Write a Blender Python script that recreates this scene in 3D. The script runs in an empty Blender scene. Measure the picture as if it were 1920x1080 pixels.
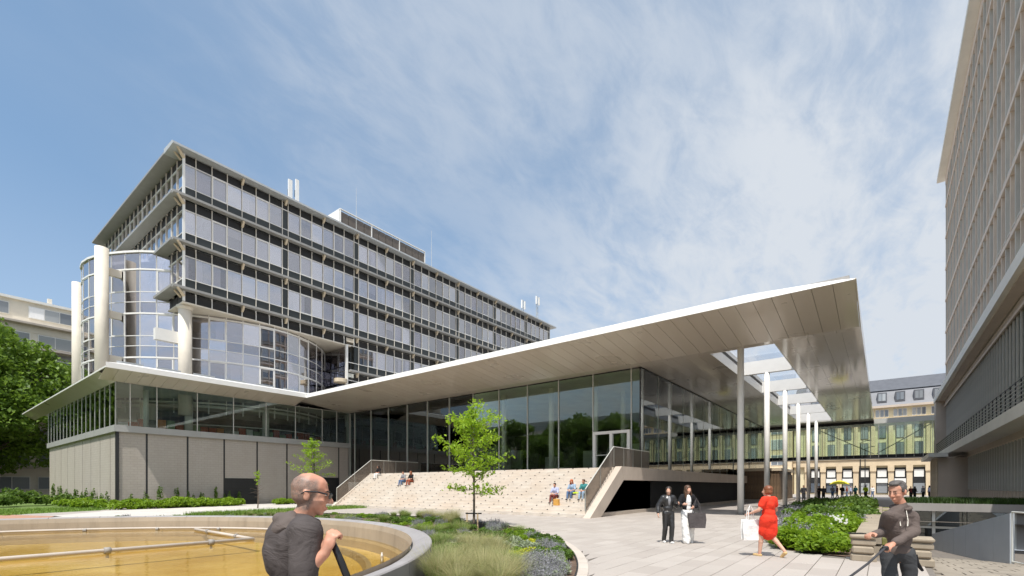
import bpy, bmesh, math, random
import numpy as np
from math import radians as RAD, sin, cos, pi, sqrt, atan2, hypot
from mathutils import Vector, Matrix, Euler

random.seed(7)
NR = np.random.default_rng(7)
SC = bpy.context.scene
COL = SC.collection

# ---------------------------------------------------------------- camera
# X runs along the long facades, Y across them; the camera stands at the origin
EYE = 1.65
cam = bpy.data.cameras.new('camera')
cam.lens = 16.8; cam.sensor_width = 36.0; cam.sensor_fit = 'HORIZONTAL'
cam.shift_y = 0.1938
cam.clip_start = 0.05; cam.clip_end = 3000
cam_o = bpy.data.objects.new('camera', cam); COL.objects.link(cam_o)
cam_o.location = (0, 0, EYE)
cam_o.rotation_euler = (RAD(90), 0, -atan2(.790, .613))
SC.camera = cam_o

# ---------------------------------------------------------------- world: Nishita sky with thin cirrus
SUN_DIR = Vector((.47, .165, -1.0)).normalized()          # the way the light travels
sun_el = math.asin(-SUN_DIR.z); sun_rot = atan2(-SUN_DIR.x, -SUN_DIR.y) % (2 * pi)
W = bpy.data.worlds.new('World'); SC.world = W; W.use_nodes = True
nt = W.node_tree; nt.nodes.clear()
def wn(t, **k):
    n = nt.nodes.new(t)
    for a, b in k.items(): setattr(n, a, b)
    return n
L = nt.links.new
out = wn('ShaderNodeOutputWorld'); bg = wn('ShaderNodeBackground'); bg.inputs[1].default_value = .135
sky = wn('ShaderNodeTexSky', sky_type='NISHITA', sun_disc=False)
sky.sun_elevation = sun_el; sky.sun_rotation = sun_rot; sky.altitude = 50; sky.air_density = 1.0; sky.dust_density = .6; sky.ozone_density = 1.6
tc = wn('ShaderNodeTexCoord')
sep = wn('ShaderNodeSeparateXYZ'); L(tc.outputs['Generated'], sep.inputs[0])
def wm(op, a, b=None, c=None, clamp=False):
    n = wn('ShaderNodeMath', operation=op, use_clamp=clamp)
    for i, v in enumerate((a, b, c)):
        if v is None: continue
        if isinstance(v, (int, float)): n.inputs[i].default_value = v
        else: L(v, n.inputs[i])
    return n.outputs[0]
zz = wm('ADD', wm('MAXIMUM', sep.outputs[2], 0.0), .22)
cx_ = wm('DIVIDE', sep.outputs[0], zz); cy_ = wm('DIVIDE', sep.outputs[1], zz)
cmb = wn('ShaderNodeCombineXYZ'); L(cx_, cmb.inputs[0]); L(cy_, cmb.inputs[1])
def wnoise(scale, rot, stretch, detail, rough, dist=0.0, off=0.0):
    mp = wn('ShaderNodeMapping'); mp.inputs['Rotation'].default_value = (0, 0, RAD(rot)); mp.inputs['Scale'].default_value = (stretch, 1, 1)
    mp.inputs['Location'].default_value = (off, off * .7, 0)
    L(cmb.outputs[0], mp.inputs[0])
    n = wn('ShaderNodeTexNoise'); n.inputs['Scale'].default_value = scale; n.inputs['Detail'].default_value = detail
    n.inputs['Roughness'].default_value = rough; n.inputs['Distortion'].default_value = dist
    L(mp.outputs[0], n.inputs['Vector']); return n.outputs[0]
def ramp(fac, a, b, va=0.0, vb=1.0):
    r = wn('ShaderNodeMapRange', interpolation_type='SMOOTHSTEP'); L(fac, r.inputs[0])
    r.inputs[1].default_value = a; r.inputs[2].default_value = b; r.inputs[3].default_value = va; r.inputs[4].default_value = vb
    return r.outputs[0]
# how far the cirrus sheet has drifted in: it lies to the +X/-Y side of the sky and thins towards +Y
drift = wm('ADD', wm('MULTIPLY', cx_, .613 * .9), wm('MULTIPLY', cy_, -.790 * .9))
big = wnoise(1.1, 20, 1.0, 3, .5, .3, 3.1)
back = wm('ADD', wm('MULTIPLY', cx_, -.79 * .9), wm('MULTIPLY', cy_, -.613 * .9))  # unseen cloud behind the camera, added as fill light
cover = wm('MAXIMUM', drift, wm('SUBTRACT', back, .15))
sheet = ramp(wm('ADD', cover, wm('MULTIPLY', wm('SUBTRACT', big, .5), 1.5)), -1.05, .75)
streak = wnoise(3.6, -38, .55, 9, .60, .5, 1.7)
fine = wnoise(13.0, -34, .50, 8, .62, .5, 5.0)
puff = wm('ADD', wm('MULTIPLY', streak, .62), wm('MULTIPLY', fine, .38))
wisps = ramp(puff, .35, .61)
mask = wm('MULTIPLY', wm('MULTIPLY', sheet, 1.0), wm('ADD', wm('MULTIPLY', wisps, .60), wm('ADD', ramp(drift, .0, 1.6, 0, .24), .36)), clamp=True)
thin = wm('MULTIPLY', ramp(wnoise(1.6, -20, .5, 7, .6, .8, 8.2), .52, .78), .14)
mask = wm('MAXIMUM', mask, thin)
horizon = ramp(sep.outputs[2], .48, .04, 0, .80)
hs = wm('MULTIPLY', horizon, ramp(drift, -1.9, .1, .22, 1.0))
mask = wm('MAXIMUM', mask, hs, clamp=True)
mixc = wn('ShaderNodeMixRGB'); L(mask, mixc.inputs[0]); L(sky.outputs[0], mixc.inputs[1])

# cloud towards the sun, out of view, brightened to lift the fill light
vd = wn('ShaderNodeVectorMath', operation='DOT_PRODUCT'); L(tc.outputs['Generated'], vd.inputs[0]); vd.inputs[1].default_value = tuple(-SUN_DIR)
fill_glow = wm('ADD', wm('MULTIPLY', ramp(vd.outputs['Value'], .55, 1.0), 1.5), 1.0)
cc_ = wn('ShaderNodeMixRGB', blend_type='MULTIPLY'); cc_.inputs[0].default_value = 1; cc_.inputs[1].default_value = (4.1, 4.4, 4.8, 1); L(fill_glow, cc_.inputs[2]); L(cc_.outputs[0], mixc.inputs[2])
# the film of high haze that takes the deep blue out of the clear part
film = wn('ShaderNodeMixRGB'); film.inputs[0].default_value = .36; L(sky.outputs[0], film.inputs[1]); film.inputs[2].default_value = (1.75, 3.0, 4.3, 1)
L(film.outputs[0], mixc.inputs[1])
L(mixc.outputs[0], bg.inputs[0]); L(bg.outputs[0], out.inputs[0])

# ---------------------------------------------------------------- sun
sl = bpy.data.lights.new('sun', 'SUN'); sl.energy = 4.0; sl.angle = RAD(.55); sl.color = (1.0, .955, .88)
so = bpy.data.objects.new('sun', sl); COL.objects.link(so)
so.rotation_euler = SUN_DIR.to_track_quat('-Z', 'Y').to_euler(); so.location = (-40, -25, 80)

SC.view_settings.view_transform = 'Standard'; SC.view_settings.look = 'None'
SC.view_settings.exposure = 0.33; SC.view_settings.gamma = 1.0
SC.view_settings.use_curve_mapping = False
SC.render.engine = 'CYCLES'
SC.cycles.use_denoising = True
SC.cycles.max_bounces = 8; SC.cycles.transparent_max_bounces = 24; SC.cycles.glossy_bounces = 4
SC.cycles.diffuse_bounces = 4
SC.cycles.caustics_reflective = False; SC.cycles.caustics_refractive = False

# ---------------------------------------------------------------- materials
class Mat:
    def __init__(s, name):
        s.m = bpy.data.materials.new(name); s.m.use_nodes = True
        s.t = s.m.node_tree; s.t.nodes.clear()
        s.out = s.n('ShaderNodeOutputMaterial')
    def n(s, t, **k):
        n = s.t.nodes.new(t)
        for a, b in k.items(): setattr(n, a, b)
        return n
    def l(s, a, b): s.t.links.new(a, b)
    def math(s, op, a, b=None, clamp=False):
        n = s.n('ShaderNodeMath', operation=op, use_clamp=clamp)
        for i, v in enumerate((a, b)):
            if v is None: continue
            if isinstance(v, (int, float)): n.inputs[i].default_value = v
            else: s.l(v, n.inputs[i])
        return n.outputs[0]
    def coord(s, scale=(1, 1, 1), kind='Object', rot=(0, 0, 0)):
        c = s.n('ShaderNodeTexCoord')
        if kind == 'World':
            g = s.n('ShaderNodeNewGeometry'); o = g.outputs['Position']
        else: o = c.outputs[kind]
        m = s.n('ShaderNodeMapping'); m.inputs['Scale'].default_value = scale; m.inputs['Rotation'].default_value = rot
        s.l(o, m.inputs[0]); return m.outputs[0]
    def noise(s, vec, scale, detail=4, rough=.55, dist=0):
        n = s.n('ShaderNodeTexNoise'); s.l(vec, n.inputs['Vector'])
        n.inputs['Scale'].default_value = scale; n.inputs['Detail'].default_value = detail
        n.inputs['Roughness'].default_value = rough; n.inputs['Distortion'].default_value = dist
        return n.outputs[0]
    def mr(s, v, a, b, c, d):
        r = s.n('ShaderNodeMapRange'); s.l(v, r.inputs[0])
        for i, x in enumerate((a, b, c, d)): r.inputs[i + 1].default_value = x
        return r.outputs[0]
    def mix(s, f, a, b, mode='MIX'):
        x = s.n('ShaderNodeMixRGB', blend_type=mode)
        for i, v in enumerate((f, a, b)):
            if isinstance(v, (int, float)): x.inputs[i].default_value = v
            elif isinstance(v, tuple): x.inputs[i].default_value = (*v[:3], 1)
            else: s.l(v, x.inputs[i])
        return x.outputs[0]
    def pbr(s, col, rough=.6, metal=0, spec=.5, bump=None, bstr=.3, bdist=.01, coat=0, sss=0, transl=None):
        p = s.n('ShaderNodeBsdfPrincipled')
        if isinstance(col, tuple): p.inputs['Base Color'].default_value = (*col[:3], 1)
        else: s.l(col, p.inputs['Base Color'])
        if isinstance(rough, (int, float)): p.inputs['Roughness'].default_value = rough
        else: s.l(rough, p.inputs['Roughness'])
        p.inputs['Metallic'].default_value = metal; p.inputs['Specular IOR Level'].default_value = spec
        p.inputs['Coat Weight'].default_value = coat; p.inputs['Coat Roughness'].default_value = .08
        if bump is not None:
            b = s.n('ShaderNodeBump'); b.inputs['Strength'].default_value = bstr; b.inputs['Distance'].default_value = bdist
            s.l(bump, b.inputs['Height']); s.l(b.outputs[0], p.inputs['Normal'])
        if transl:
            t = s.n('ShaderNodeBsdfTranslucent')
            if isinstance(transl[1], tuple): t.inputs[0].default_value = (*transl[1], 1)
            else: s.l(transl[1], t.inputs[0])
            mx = s.n('ShaderNodeMixShader'); mx.inputs[0].default_value = transl[0]
            s.l(p.outputs[0], mx.inputs[1]); s.l(t.outputs[0], mx.inputs[2]); s.l(mx.outputs[0], s.out.inputs[0])
        else: s.l(p.outputs[0], s.out.inputs[0])
        return s.m

def plain(name, col, rough=.6, metal=0, var=.12, scale=2.0, spec=.5, coat=0, bump=0, kind='Object', grime=0):
    m = Mat(name); v = m.coord(kind=kind)
    a = m.noise(v, scale, 6, .6)
    c = m.mix(m.mr(a, .3, .7, 0, 1), tuple(x * (1 - var) for x in col), tuple(min(1, x * (1 + var)) for x in col))
    if grime:
        g = m.noise(m.coord((1, 1, .25), kind=kind), scale * 1.7, 8, .7)
        c = m.mix(m.mr(g, .52, .8, 0, grime), c, tuple(x * .55 for x in col))
    r = m.mr(a, .2, .8, max(0, rough - .06), min(1, rough + .06))
    b = m.noise(v, scale * 22, 3, .6) if bump else None
    return m.pbr(c, r, metal, spec, b, bump, .01, coat)

def glass(name, tint, base=.06, k=1.0, rough=0.0, wave=0.0, gc=(.93, .97, .96), rnd=0.0):
    m = Mat(name)
    tr = m.n('ShaderNodeBsdfTransparent'); tr.inputs[0].default_value = (*tint, 1)
    gl = m.n('ShaderNodeBsdfGlossy'); gl.inputs['Roughness'].default_value = rough; gl.inputs[0].default_value = (*gc, 1)
    fr = m.n('ShaderNodeFresnel'); fr.inputs[0].default_value = 1.45
    if wave:
        g = m.n('ShaderNodeNewGeometry')
        nz = m.noise(m.coord(kind='World'), .55, 2, .5)
        b = m.n('ShaderNodeBump'); b.inputs['Strength'].default_value = wave; b.inputs['Distance'].default_value = .02
        m.l(nz, b.inputs['Height']); m.l(b.outputs[0], gl.inputs['Normal'])
    f = m.math('ADD', m.math('MULTIPLY', fr.outputs[0], k), base, True)
    if rnd: oi = m.n('ShaderNodeObjectInfo'); f = m.math('ADD', f, m.math('MULTIPLY', m.math('SUBTRACT', oi.outputs['Random'], .4), rnd), True)
    mx = m.n('ShaderNodeMixShader'); m.l(f, mx.inputs[0]); m.l(tr.outputs[0], mx.inputs[1]); m.l(gl.outputs[0], mx.inputs[2])
    m.l(mx.outputs[0], m.out.inputs[0]); return m.m

M = {}
def leafmat(name, dark, light, scale=.35, transl=.35, vein=0.0):
    m = Mat(name)
    g = m.n('ShaderNodeNewGeometry'); oi = m.n('ShaderNodeObjectInfo')
    r = m.math('FRACT', m.math('ADD', g.outputs['Random Per Island'], oi.outputs['Random']))
    n = m.noise(m.coord(kind='World'), scale * 3, 3)
    f = m.math('ADD', m.math('MULTIPLY', r, .65), m.math('MULTIPLY', m.mr(n, .3, .7, 0, 1), .4), True)
    c = m.mix(f, dark, light)
    return m.pbr(c, .5, 0, .35, transl=(transl, m.mix(.5, c, tuple(x * 1.5 for x in light))))

M['leaf_tree'] = leafmat('linden_leaf', (.045, .10, .014), (.20, .31, .035), .5)
M['leaf_young'] = leafmat('young_leaf', (.14, .26, .018), (.36, .52, .035), .6, .45)
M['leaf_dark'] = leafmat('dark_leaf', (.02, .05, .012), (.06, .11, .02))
M['leaf_bright'] = leafmat('bright_leaf', (.10, .20, .02), (.30, .43, .03), .8, .4)
M['leaf_mid'] = leafmat('mid_leaf', (.05, .11, .02), (.16, .25, .04), .8)
M['leaf_silver'] = leafmat('silver_leaf', (.20, .25, .14), (.42, .47, .32), .8, .2)
M['leaf_yellow'] = leafmat('yellow_leaf', (.33, .38, .03), (.62, .62, .06), .8, .35)
M['grass_blade'] = leafmat('grass_blade', (.08, .17, .02), (.24, .35, .06), .8, .3)
M['grass_straw'] = leafmat('straw_grass', (.14, .20, .05), (.55, .48, .26), .8, .35)
M['flower'] = leafmat('lavender_flower', (.20, .20, .20), (.33, .32, .36), .8, .2)
M['white_flower'] = plain('white_flower', (.75, .75, .68), .7)
M['bark'] = plain('bark', (.13, .10, .075), .9, var=.35, scale=6, bump=.6)
M['soil'] = plain('soil', (.13, .085, .06), .95, var=.4, scale=5, bump=.8, kind='World')
M['lawn'] = plain('lawn', (.11, .17, .035), .95, var=.35, scale=1.5, bump=.6, kind='World')

def paving():
    m = Mat('paving_slab'); g = m.n('ShaderNodeNewGeometry'); oi = m.n('ShaderNodeObjectInfo')
    r = m.math('FRACT', m.math('ADD', g.outputs['Random Per Island'], oi.outputs['Random']))
    v = m.coord(kind='World')
    n = m.noise(v, .35, 5, .6); f = m.noise(v, 60, 4, .7); st = m.noise(v, 2.6, 9, .72, .6)
    c = m.mix(r, (.385, .342, .305), (.455, .412, .37))
    c = m.mix(m.mr(n, .35, .7, 0, .35), c, (.32, .285, .26))
    c = m.mix(m.mr(f, .35, .75, 0, .22), c, (.26, .23, .21))
    c = m.mix(m.mr(st, .6, .75, 0, .3), c, (.24, .215, .195))
    return m.pbr(c, .75, 0, .35, f, .25, .004)
M['slab'] = paving()
M['old_paver'] = plain('old_paver', (.27, .235, .19), .9, var=.22, scale=1.2, bump=.4, kind='World', grime=.4)
M['mullion_cream'] = plain('cream_mullion', (.78, .73, .64), .45, var=.05)
M['joint'] = plain('joint_sand', (.17, .15, .13), .95, var=.2, scale=8, kind='World')
M['ground'] = plain('far_paving', (.36, .325, .295), .85, var=.12, scale=.4, kind='World')
M['path'] = plain('pale_path', (.52, .49, .45), .85, var=.1, scale=.9, bump=.3, kind='World')
M['clay'] = plain('clay_path', (.40, .22, .15), .9, var=.12, scale=1.5, bump=.3, kind='World')
M['asphalt'] = plain('asphalt', (.06, .06, .062), .85, var=.2, scale=3, bump=.4, kind='World')

def travertine():
    m = Mat('travertine_step'); v = m.coord((.25, 1, 4), kind='World'); w = m.coord(kind='World')
    n = m.noise(v, 1.1, 8, .7, .4); a = m.noise(w, .5, 4); p = m.noise(w, 30, 4, .7)
    g = m.n('ShaderNodeObjectInfo')
    c = m.mix(m.mr(n, .3, .72, 0, 1), (.56, .49, .415), (.69, .635, .565))
    c = m.mix(m.mr(a, .42, .7, 0, .45), c, (.60, .48, .37))
    c = m.mix(m.mr(p, .55, .8, 0, .25), c, (.42, .34, .27))
    return m.pbr(c, .65, 0, .4, p, .2, .004)
M['travertine'] = travertine()

def blockwork():
    m = Mat('concrete_blocks'); tcn = m.n('ShaderNodeNewGeometry')
    s = m.n('ShaderNodeSeparateXYZ'); m.l(tcn.outputs['Position'], s.inputs[0])
    cb = m.n('ShaderNodeCombineXYZ'); m.l(m.math('ADD', s.outputs[0], s.outputs[1]), cb.inputs[0]); m.l(s.outputs[2], cb.inputs[1])
    b = m.n('ShaderNodeTexBrick'); m.l(cb.outputs[0], b.inputs['Vector'])
    b.offset = .5; b.inputs['Scale'].default_value = 1; b.inputs['Mortar Size'].default_value = .012; b.inputs['Mortar Smooth'].default_value = .3
    b.inputs['Brick Width'].default_value = .45; b.inputs['Row Height'].default_value = .2; b.inputs['Bias'].default_value = 0
    b.inputs['Color1'].default_value = (.425, .385, .345, 1); b.inputs['Color2'].default_value = (.445, .405, .362, 1); b.inputs['Mortar'].default_value = (.37, .335, .30, 1)
    v = m.coord((1, 1, .35), kind='World'); n = m.noise(v, .8, 8, .65)
    c = m.mix(m.mr(n, .4, .75, 0, .45), b.outputs[0], (.36, .315, .265))
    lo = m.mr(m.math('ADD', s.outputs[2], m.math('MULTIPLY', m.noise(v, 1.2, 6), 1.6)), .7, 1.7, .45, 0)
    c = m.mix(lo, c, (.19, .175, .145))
    inv = m.math('SUBTRACT', 1.0, b.outputs['Fac'])
    return m.pbr(c, .9, 0, .2, inv, .8, .012)
M['block'] = blockwork()
def concrete(name, col, streak=.35):
    m = Mat(name); v = m.coord(kind='World'); w = m.coord((1, 1, .12), kind='World')
    a = m.noise(v, .7, 7, .6); s_ = m.noise(w, 2.5, 7, .7); p = m.noise(v, 40, 3)
    c = m.mix(m.mr(a, .3, .7, 0, 1), tuple(x * .88 for x in col), tuple(x * 1.08 for x in col))
    c = m.mix(m.mr(s_, .5, .8, 0, streak), c, tuple(x * .55 for x in col))
    return m.pbr(c, .82, 0, .3, p, .25, .004)
M['conc_warm'] = concrete('warm_concrete', (.50, .43, .36))
M['conc_pale'] = concrete('pale_concrete', (.52, .46, .40))
M['conc_grey'] = concrete('grey_concrete', (.33, .31, .29))
M['rim'] = concrete('basin_rim_stone', (.30, .285, .285), .35)
M['basin_wall'] = concrete('basin_wall', (.38, .315, .24), .7)
M['rough_stone'] = concrete('mossy_stone', (.34, .285, .215), .85)
M['moss'] = plain('moss', (.17, .17, .05), .95, var=.3, scale=6, bump=.5, kind='World')
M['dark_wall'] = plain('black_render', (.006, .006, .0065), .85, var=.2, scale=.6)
M['dark_metal'] = plain('dark_metal', (.03, .031, .033), .45, metal=.3)
M['white'] = plain('white_paint', (.80, .79, .76), .35, var=.03, grime=.12)
M['cream'] = plain('cream_render', (.72, .66, .56), .6, var=.06, scale=1.0, grime=.18)
M['cream_dark'] = plain('cream_bracket', (.62, .52, .38), .6, var=.1)
def soffit():
    m = Mat('soffit_panel'); oi = m.n('ShaderNodeObjectInfo'); v = m.coord(kind='World')
    a = m.noise(v, .4, 3)
    c = m.mix(oi.outputs['Random'], (.60, .53, .45), (.64, .57, .485))
    return m.pbr(c, m.mr(a, .3, .7, .26, .36), 0.12, .6, m.noise(v, .8, 2), .02, .02, .8)
M['soffit'] = soffit()
M['fascia'] = plain('white_fascia', (.84, .83, .80), .35, var=.02)
M['roof_grey'] = plain('roof_edge_grey', (.45, .47, .48), .5, var=.06)
M['alu'] = plain('aluminium_mullion', (.42, .42, .39), .4, metal=.5, var=.05)
M['alu_light'] = plain('light_aluminium', (.60, .60, .56), .4, metal=.2, var=.05)
M['band'] = plain('grey_band', (.36, .36, .35), .5, var=.06, scale=.8, kind='World')
M['ledge'] = plain('ledge_metal', (.33, .325, .31), .5, metal=.15, var=.08)
M['louvre'] = plain('black_louvre', (.010, .009, .008), .5, var=.3, scale=5)
M['spandrel'] = plain('dark_spandrel', (.030, .036, .037), .35, var=.15, scale=1, coat=.1)
M['roofdeck'] = plain('roof_deck', (.35, .34, .33), .85)
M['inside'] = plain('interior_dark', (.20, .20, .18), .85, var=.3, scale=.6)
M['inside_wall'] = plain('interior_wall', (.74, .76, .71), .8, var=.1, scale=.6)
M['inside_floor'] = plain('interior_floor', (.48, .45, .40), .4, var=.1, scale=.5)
M['curtain'] = plain('curtain', (.86, .86, .87), .8, var=.05, scale=4)
M['plinth'] = concrete('travertine_plinth', (.54, .46, .385), .3)
M['glass_hall'] = glass('hall_glass', (.92, .97, .93), .05, 1.25, wave=.03)
M['glass_wing'] = glass('wing_glass', (.86, .91, .88), .02, 1.0, wave=.03)
M['glass_tower'] = glass('tower_glass', (.88, .88, .92), .28, 1.1, wave=.06, gc=(.99, .965, .98), rnd=.40)
M['glass_curve'] = glass('curved_glass', (.80, .80, .88), .34, 1.1, wave=.12, gc=(.99, .965, .98), rnd=.35)
M['glass_bridge'] = glass('bridge_glass', (.90, .95, .90), .04, .6)
M['glass_roof'] = glass('skylight_glass', (.98, .98, .99), 0, .12)
M['glass_rail'] = glass('rail_glass', (.55, .56, .56), .10, .8)
M['glass_dark'] = glass('dark_glass', (.35, .40, .42), .10, 1.0)
M['column'] = plain('column_paint', (.84, .82, .77), .5, var=.03)

# ---------------------------------------------------------------- object helpers
WLOC = {}
def link(o, parent=None, at=(0, 0, 0)):
    COL.objects.link(o)
    if parent is not None:
        o.parent = parent
        pl = WLOC[parent.name]
        o.location = (at[0] - pl[0], at[1] - pl[1], at[2] - pl[2])
    else: o.location = at
    WLOC[o.name] = tuple(at)
    return o
def tag(o, label=None, cat=None, group=None, kind=None):
    if label: o['label'] = label
    if cat: o['category'] = cat
    if group: o['group'] = group
    if kind: o['kind'] = kind
    return o
def empty(name, at, label=None, cat=None, group=None):
    o = bpy.data.objects.new(name, None); o.empty_display_size = .3
    link(o, None, at); return tag(o, label, cat, group)

class MB:
    """collects faces in world coordinates, then builds one mesh object"""
    def __init__(s): s.v = []; s.f = []; s.m = []
    def poly(s, pts, mi=0):
        n = len(s.v); s.v += [tuple(p) for p in pts]; s.f.append(tuple(range(n, n + len(pts)))); s.m.append(mi); return s
    def box(s, x0, x1, y0, y1, z0, z1, mi=0):
        if x0 > x1: x0, x1 = x1, x0
        if y0 > y1: y0, y1 = y1, y0
        if z0 > z1: z0, z1 = z1, z0
        n = len(s.v)
        s.v += [(x0, y0, z0), (x1, y0, z0), (x1, y1, z0), (x0, y1, z0), (x0, y0, z1), (x1, y0, z1), (x1, y1, z1), (x0, y1, z1)]
        for q in ((0, 3, 2, 1), (4, 5, 6, 7), (0, 1, 5, 4), (1, 2, 6, 5), (2, 3, 7, 6), (3, 0, 4, 7)):
            s.f.append(tuple(n + i for i in q)); s.m.append(mi)
        return s
    def prism(s, pts, axis, a, b, mi=0):
        """closed outline pts (2-D) extruded along axis from a to b; 2-D order: x->(y,z) y->(x,z) z->(x,y)"""
        def P(p, t):
            return (t, p[0], p[1]) if axis == 0 else (p[0], t, p[1]) if axis == 1 else (p[0], p[1], t)
        n = len(s.v); k = len(pts)
        s.v += [P(p, a) for p in pts] + [P(p, b) for p in pts]
        s.f.append(tuple(range(n, n + k))); s.f.append(tuple(range(n + 2 * k - 1, n + k - 1, -1))); s.m += [mi, mi]
        for i in range(k):
            j = (i + 1) % k; s.f.append((n + i, n + j, n + k + j, n + k + i)); s.m.append(mi)
        return s
    def obox(s, p, q, w, z0, z1, mi=0, side=0):
        """upright slab along the segment p->q (2-D), w thick; side=0 centred, 1 to the left"""
        dx, dy = q[0] - p[0], q[1] - p[1]; l = hypot(dx, dy); nx, ny = -dy / l, dx / l
        a, b = (-w / 2, w / 2) if side == 0 else (0, w)
        pts = [(p[0] + nx * a, p[1] + ny * a), (q[0] + nx * a, q[1] + ny * a), (q[0] + nx * b, q[1] + ny * b), (p[0] + nx * b, p[1] + ny * b)]
        return s.prism(pts, 2, z0, z1, mi)
    def tube(s, pts, r, n=8, mi=0, cap=True):
        pts = [Vector(p) for p in pts]; rr = r if isinstance(r, (list, tuple)) else [r] * len(pts)
        base = len(s.v); up = None
        for i, p in enumerate(pts):
            d = (pts[min(i + 1, len(pts) - 1)] - pts[max(i - 1, 0)]).normalized()
            if up is None:
                up = d.orthogonal().normalized()
            up = (up - d * up.dot(d)).normalized(); sd = d.cross(up)
            for k in range(n):
                a = 2 * pi * k / n; s.v.append(tuple(p + (up * cos(a) + sd * sin(a)) * rr[i]))
        for i in range(len(pts) - 1):
            for k in range(n):
                a = base + i * n + k; b = base + i * n + (k + 1) % n
                s.f.append((a, b, b + n, a + n)); s.m.append(mi)
        if cap:
            s.f.append(tuple(base + k for k in range(n - 1, -1, -1))); s.f.append(tuple(base + (len(pts) - 1) * n + k for k in range(n))); s.m += [mi, mi]
        return s
    def cyl(s, x, y, z0, z1, r, n=20, mi=0, r2=None):
        return s.tube([(x, y, z0), (x, y, z1)], [r, r2 if r2 is not None else r], n, mi)
    def build(s, name, mats, parent=None, at=None, smooth=False, bevel=0, **tags):
        if at is None: at = WLOC[parent.name] if parent is not None else (0, 0, 0)
        me = bpy.data.meshes.new(name)
        me.from_pydata([(v[0] - at[0], v[1] - at[1], v[2] - at[2]) for v in s.v], [], s.f)
        if not isinstance(mats, (list, tuple)): mats = [mats]
        for m in mats: me.materials.append(m)
        if len(mats) > 1: me.polygons.foreach_set('material_index', s.m)
        if smooth: me.polygons.foreach_set('use_smooth', [len(f) <= 4 for f in s.f])
        me.update()
        o = bpy.data.objects.new(name, me); link(o, parent, at)
        if bevel:
            b = o.modifiers.new('bevel', 'BEVEL'); b.width = bevel; b.segments = 1; b.limit_method = 'ANGLE'
        return tag(o, **tags) if tags else o

BOXC = {}
def pbox(name, x0, x1, y0, y1, z0, z1, mat, parent, **tags):
    """a box part; alike boxes share one mesh"""
    if x0 > x1: x0, x1 = x1, x0
    if y0 > y1: y0, y1 = y1, y0
    if z0 > z1: z0, z1 = z1, z0
    d = (round(x1 - x0, 3), round(y1 - y0, 3), round(z1 - z0, 3)); key = (d, mat.name)
    if key not in BOXC:
        me = bpy.data.meshes.new(name); b = MB(); b.box(-d[0] / 2, d[0] / 2, -d[1] / 2, d[1] / 2, -d[2] / 2, d[2] / 2)
        me.from_pydata(b.v, [], b.f); me.materials.append(mat); me.update(); BOXC[key] = me
    o = bpy.data.objects.new(name, BOXC[key]); link(o, parent, ((x0 + x1) / 2, (y0 + y1) / 2, (z0 + z1) / 2))
    return tag(o, **tags) if tags else o

def copy_tree(src, loc, rz=0, scale=1, label=None, parent=None, **tags):
    o = src.copy(); COL.objects.link(o)
    if parent is not None: o.parent = parent
    o.location = loc; o.rotation_euler = (0, 0, rz); o.scale = (scale,) * 3 if isinstance(scale, (int, float)) else scale
    if label: o['label'] = label
    for k, v in tags.items(): o[k] = v
    for ch in list(src.children):
        c = ch.copy(); COL.objects.link(c); c.parent = o
        for g in ch.children:
            d = g.copy(); COL.objects.link(d); d.parent = c
    return o

def quads_mesh(name, V, mats, mi=None, tri=False):
    """V: (n,4,3) or (n,3,3) array of separate faces"""
    n, k = V.shape[:2]; me = bpy.data.meshes.new(name)
    me.vertices.add(n * k); me.vertices.foreach_set('co', V.reshape(-1).astype(np.float32))
    me.loops.add(n * k); me.loops.foreach_set('vertex_index', np.arange(n * k, dtype=np.int32))
    me.polygons.add(n); me.polygons.foreach_set('loop_start', np.arange(0, n * k, k, dtype=np.int32))
    for m in (mats if isinstance(mats, (list, tuple)) else [mats]): me.materials.append(m)
    if mi is not None: me.polygons.foreach_set('material_index', np.asarray(mi, dtype=np.int32))
    me.update(calc_edges=True); me.validate(); return me

def leaf_quads(C, size, up=.5, elong=1.5, rng=NR):
    """leaf-shaped quads (diamonds) at centres C (n,3)"""
    n = len(C); d = rng.normal(size=(n, 3)); d /= np.linalg.norm(d, axis=1)[:, None]
    nrm = rng.normal(size=(n, 3)) * .8; nrm[:, 2] += up; nrm /= np.linalg.norm(nrm, axis=1)[:, None]
    d -= nrm * (d * nrm).sum(1)[:, None]; d /= np.linalg.norm(d, axis=1)[:, None] + 1e-9
    e = np.cross(nrm, d); s = (size * rng.uniform(.6, 1.25, n))[:, None]
    a = d * s * elong * .5; b = e * s * .5
    V = np.stack([C - a, C - b * .9 + a * .1 + nrm * s * .08, C + a - nrm * s * .12, C + b * .9 + a * .1 + nrm * s * .08], 1)
    return V
def winmat():
    m = Mat('reflective_window'); p = m.coord(kind='World'); oi = m.n('ShaderNodeObjectInfo')
    c = m.mix(oi.outputs['Random'], (.10, .12, .15), (.42, .44, .45))
    return m.pbr(c, .08, 0, .8, coat=.5)
M['glass_win'] = winmat()
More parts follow.
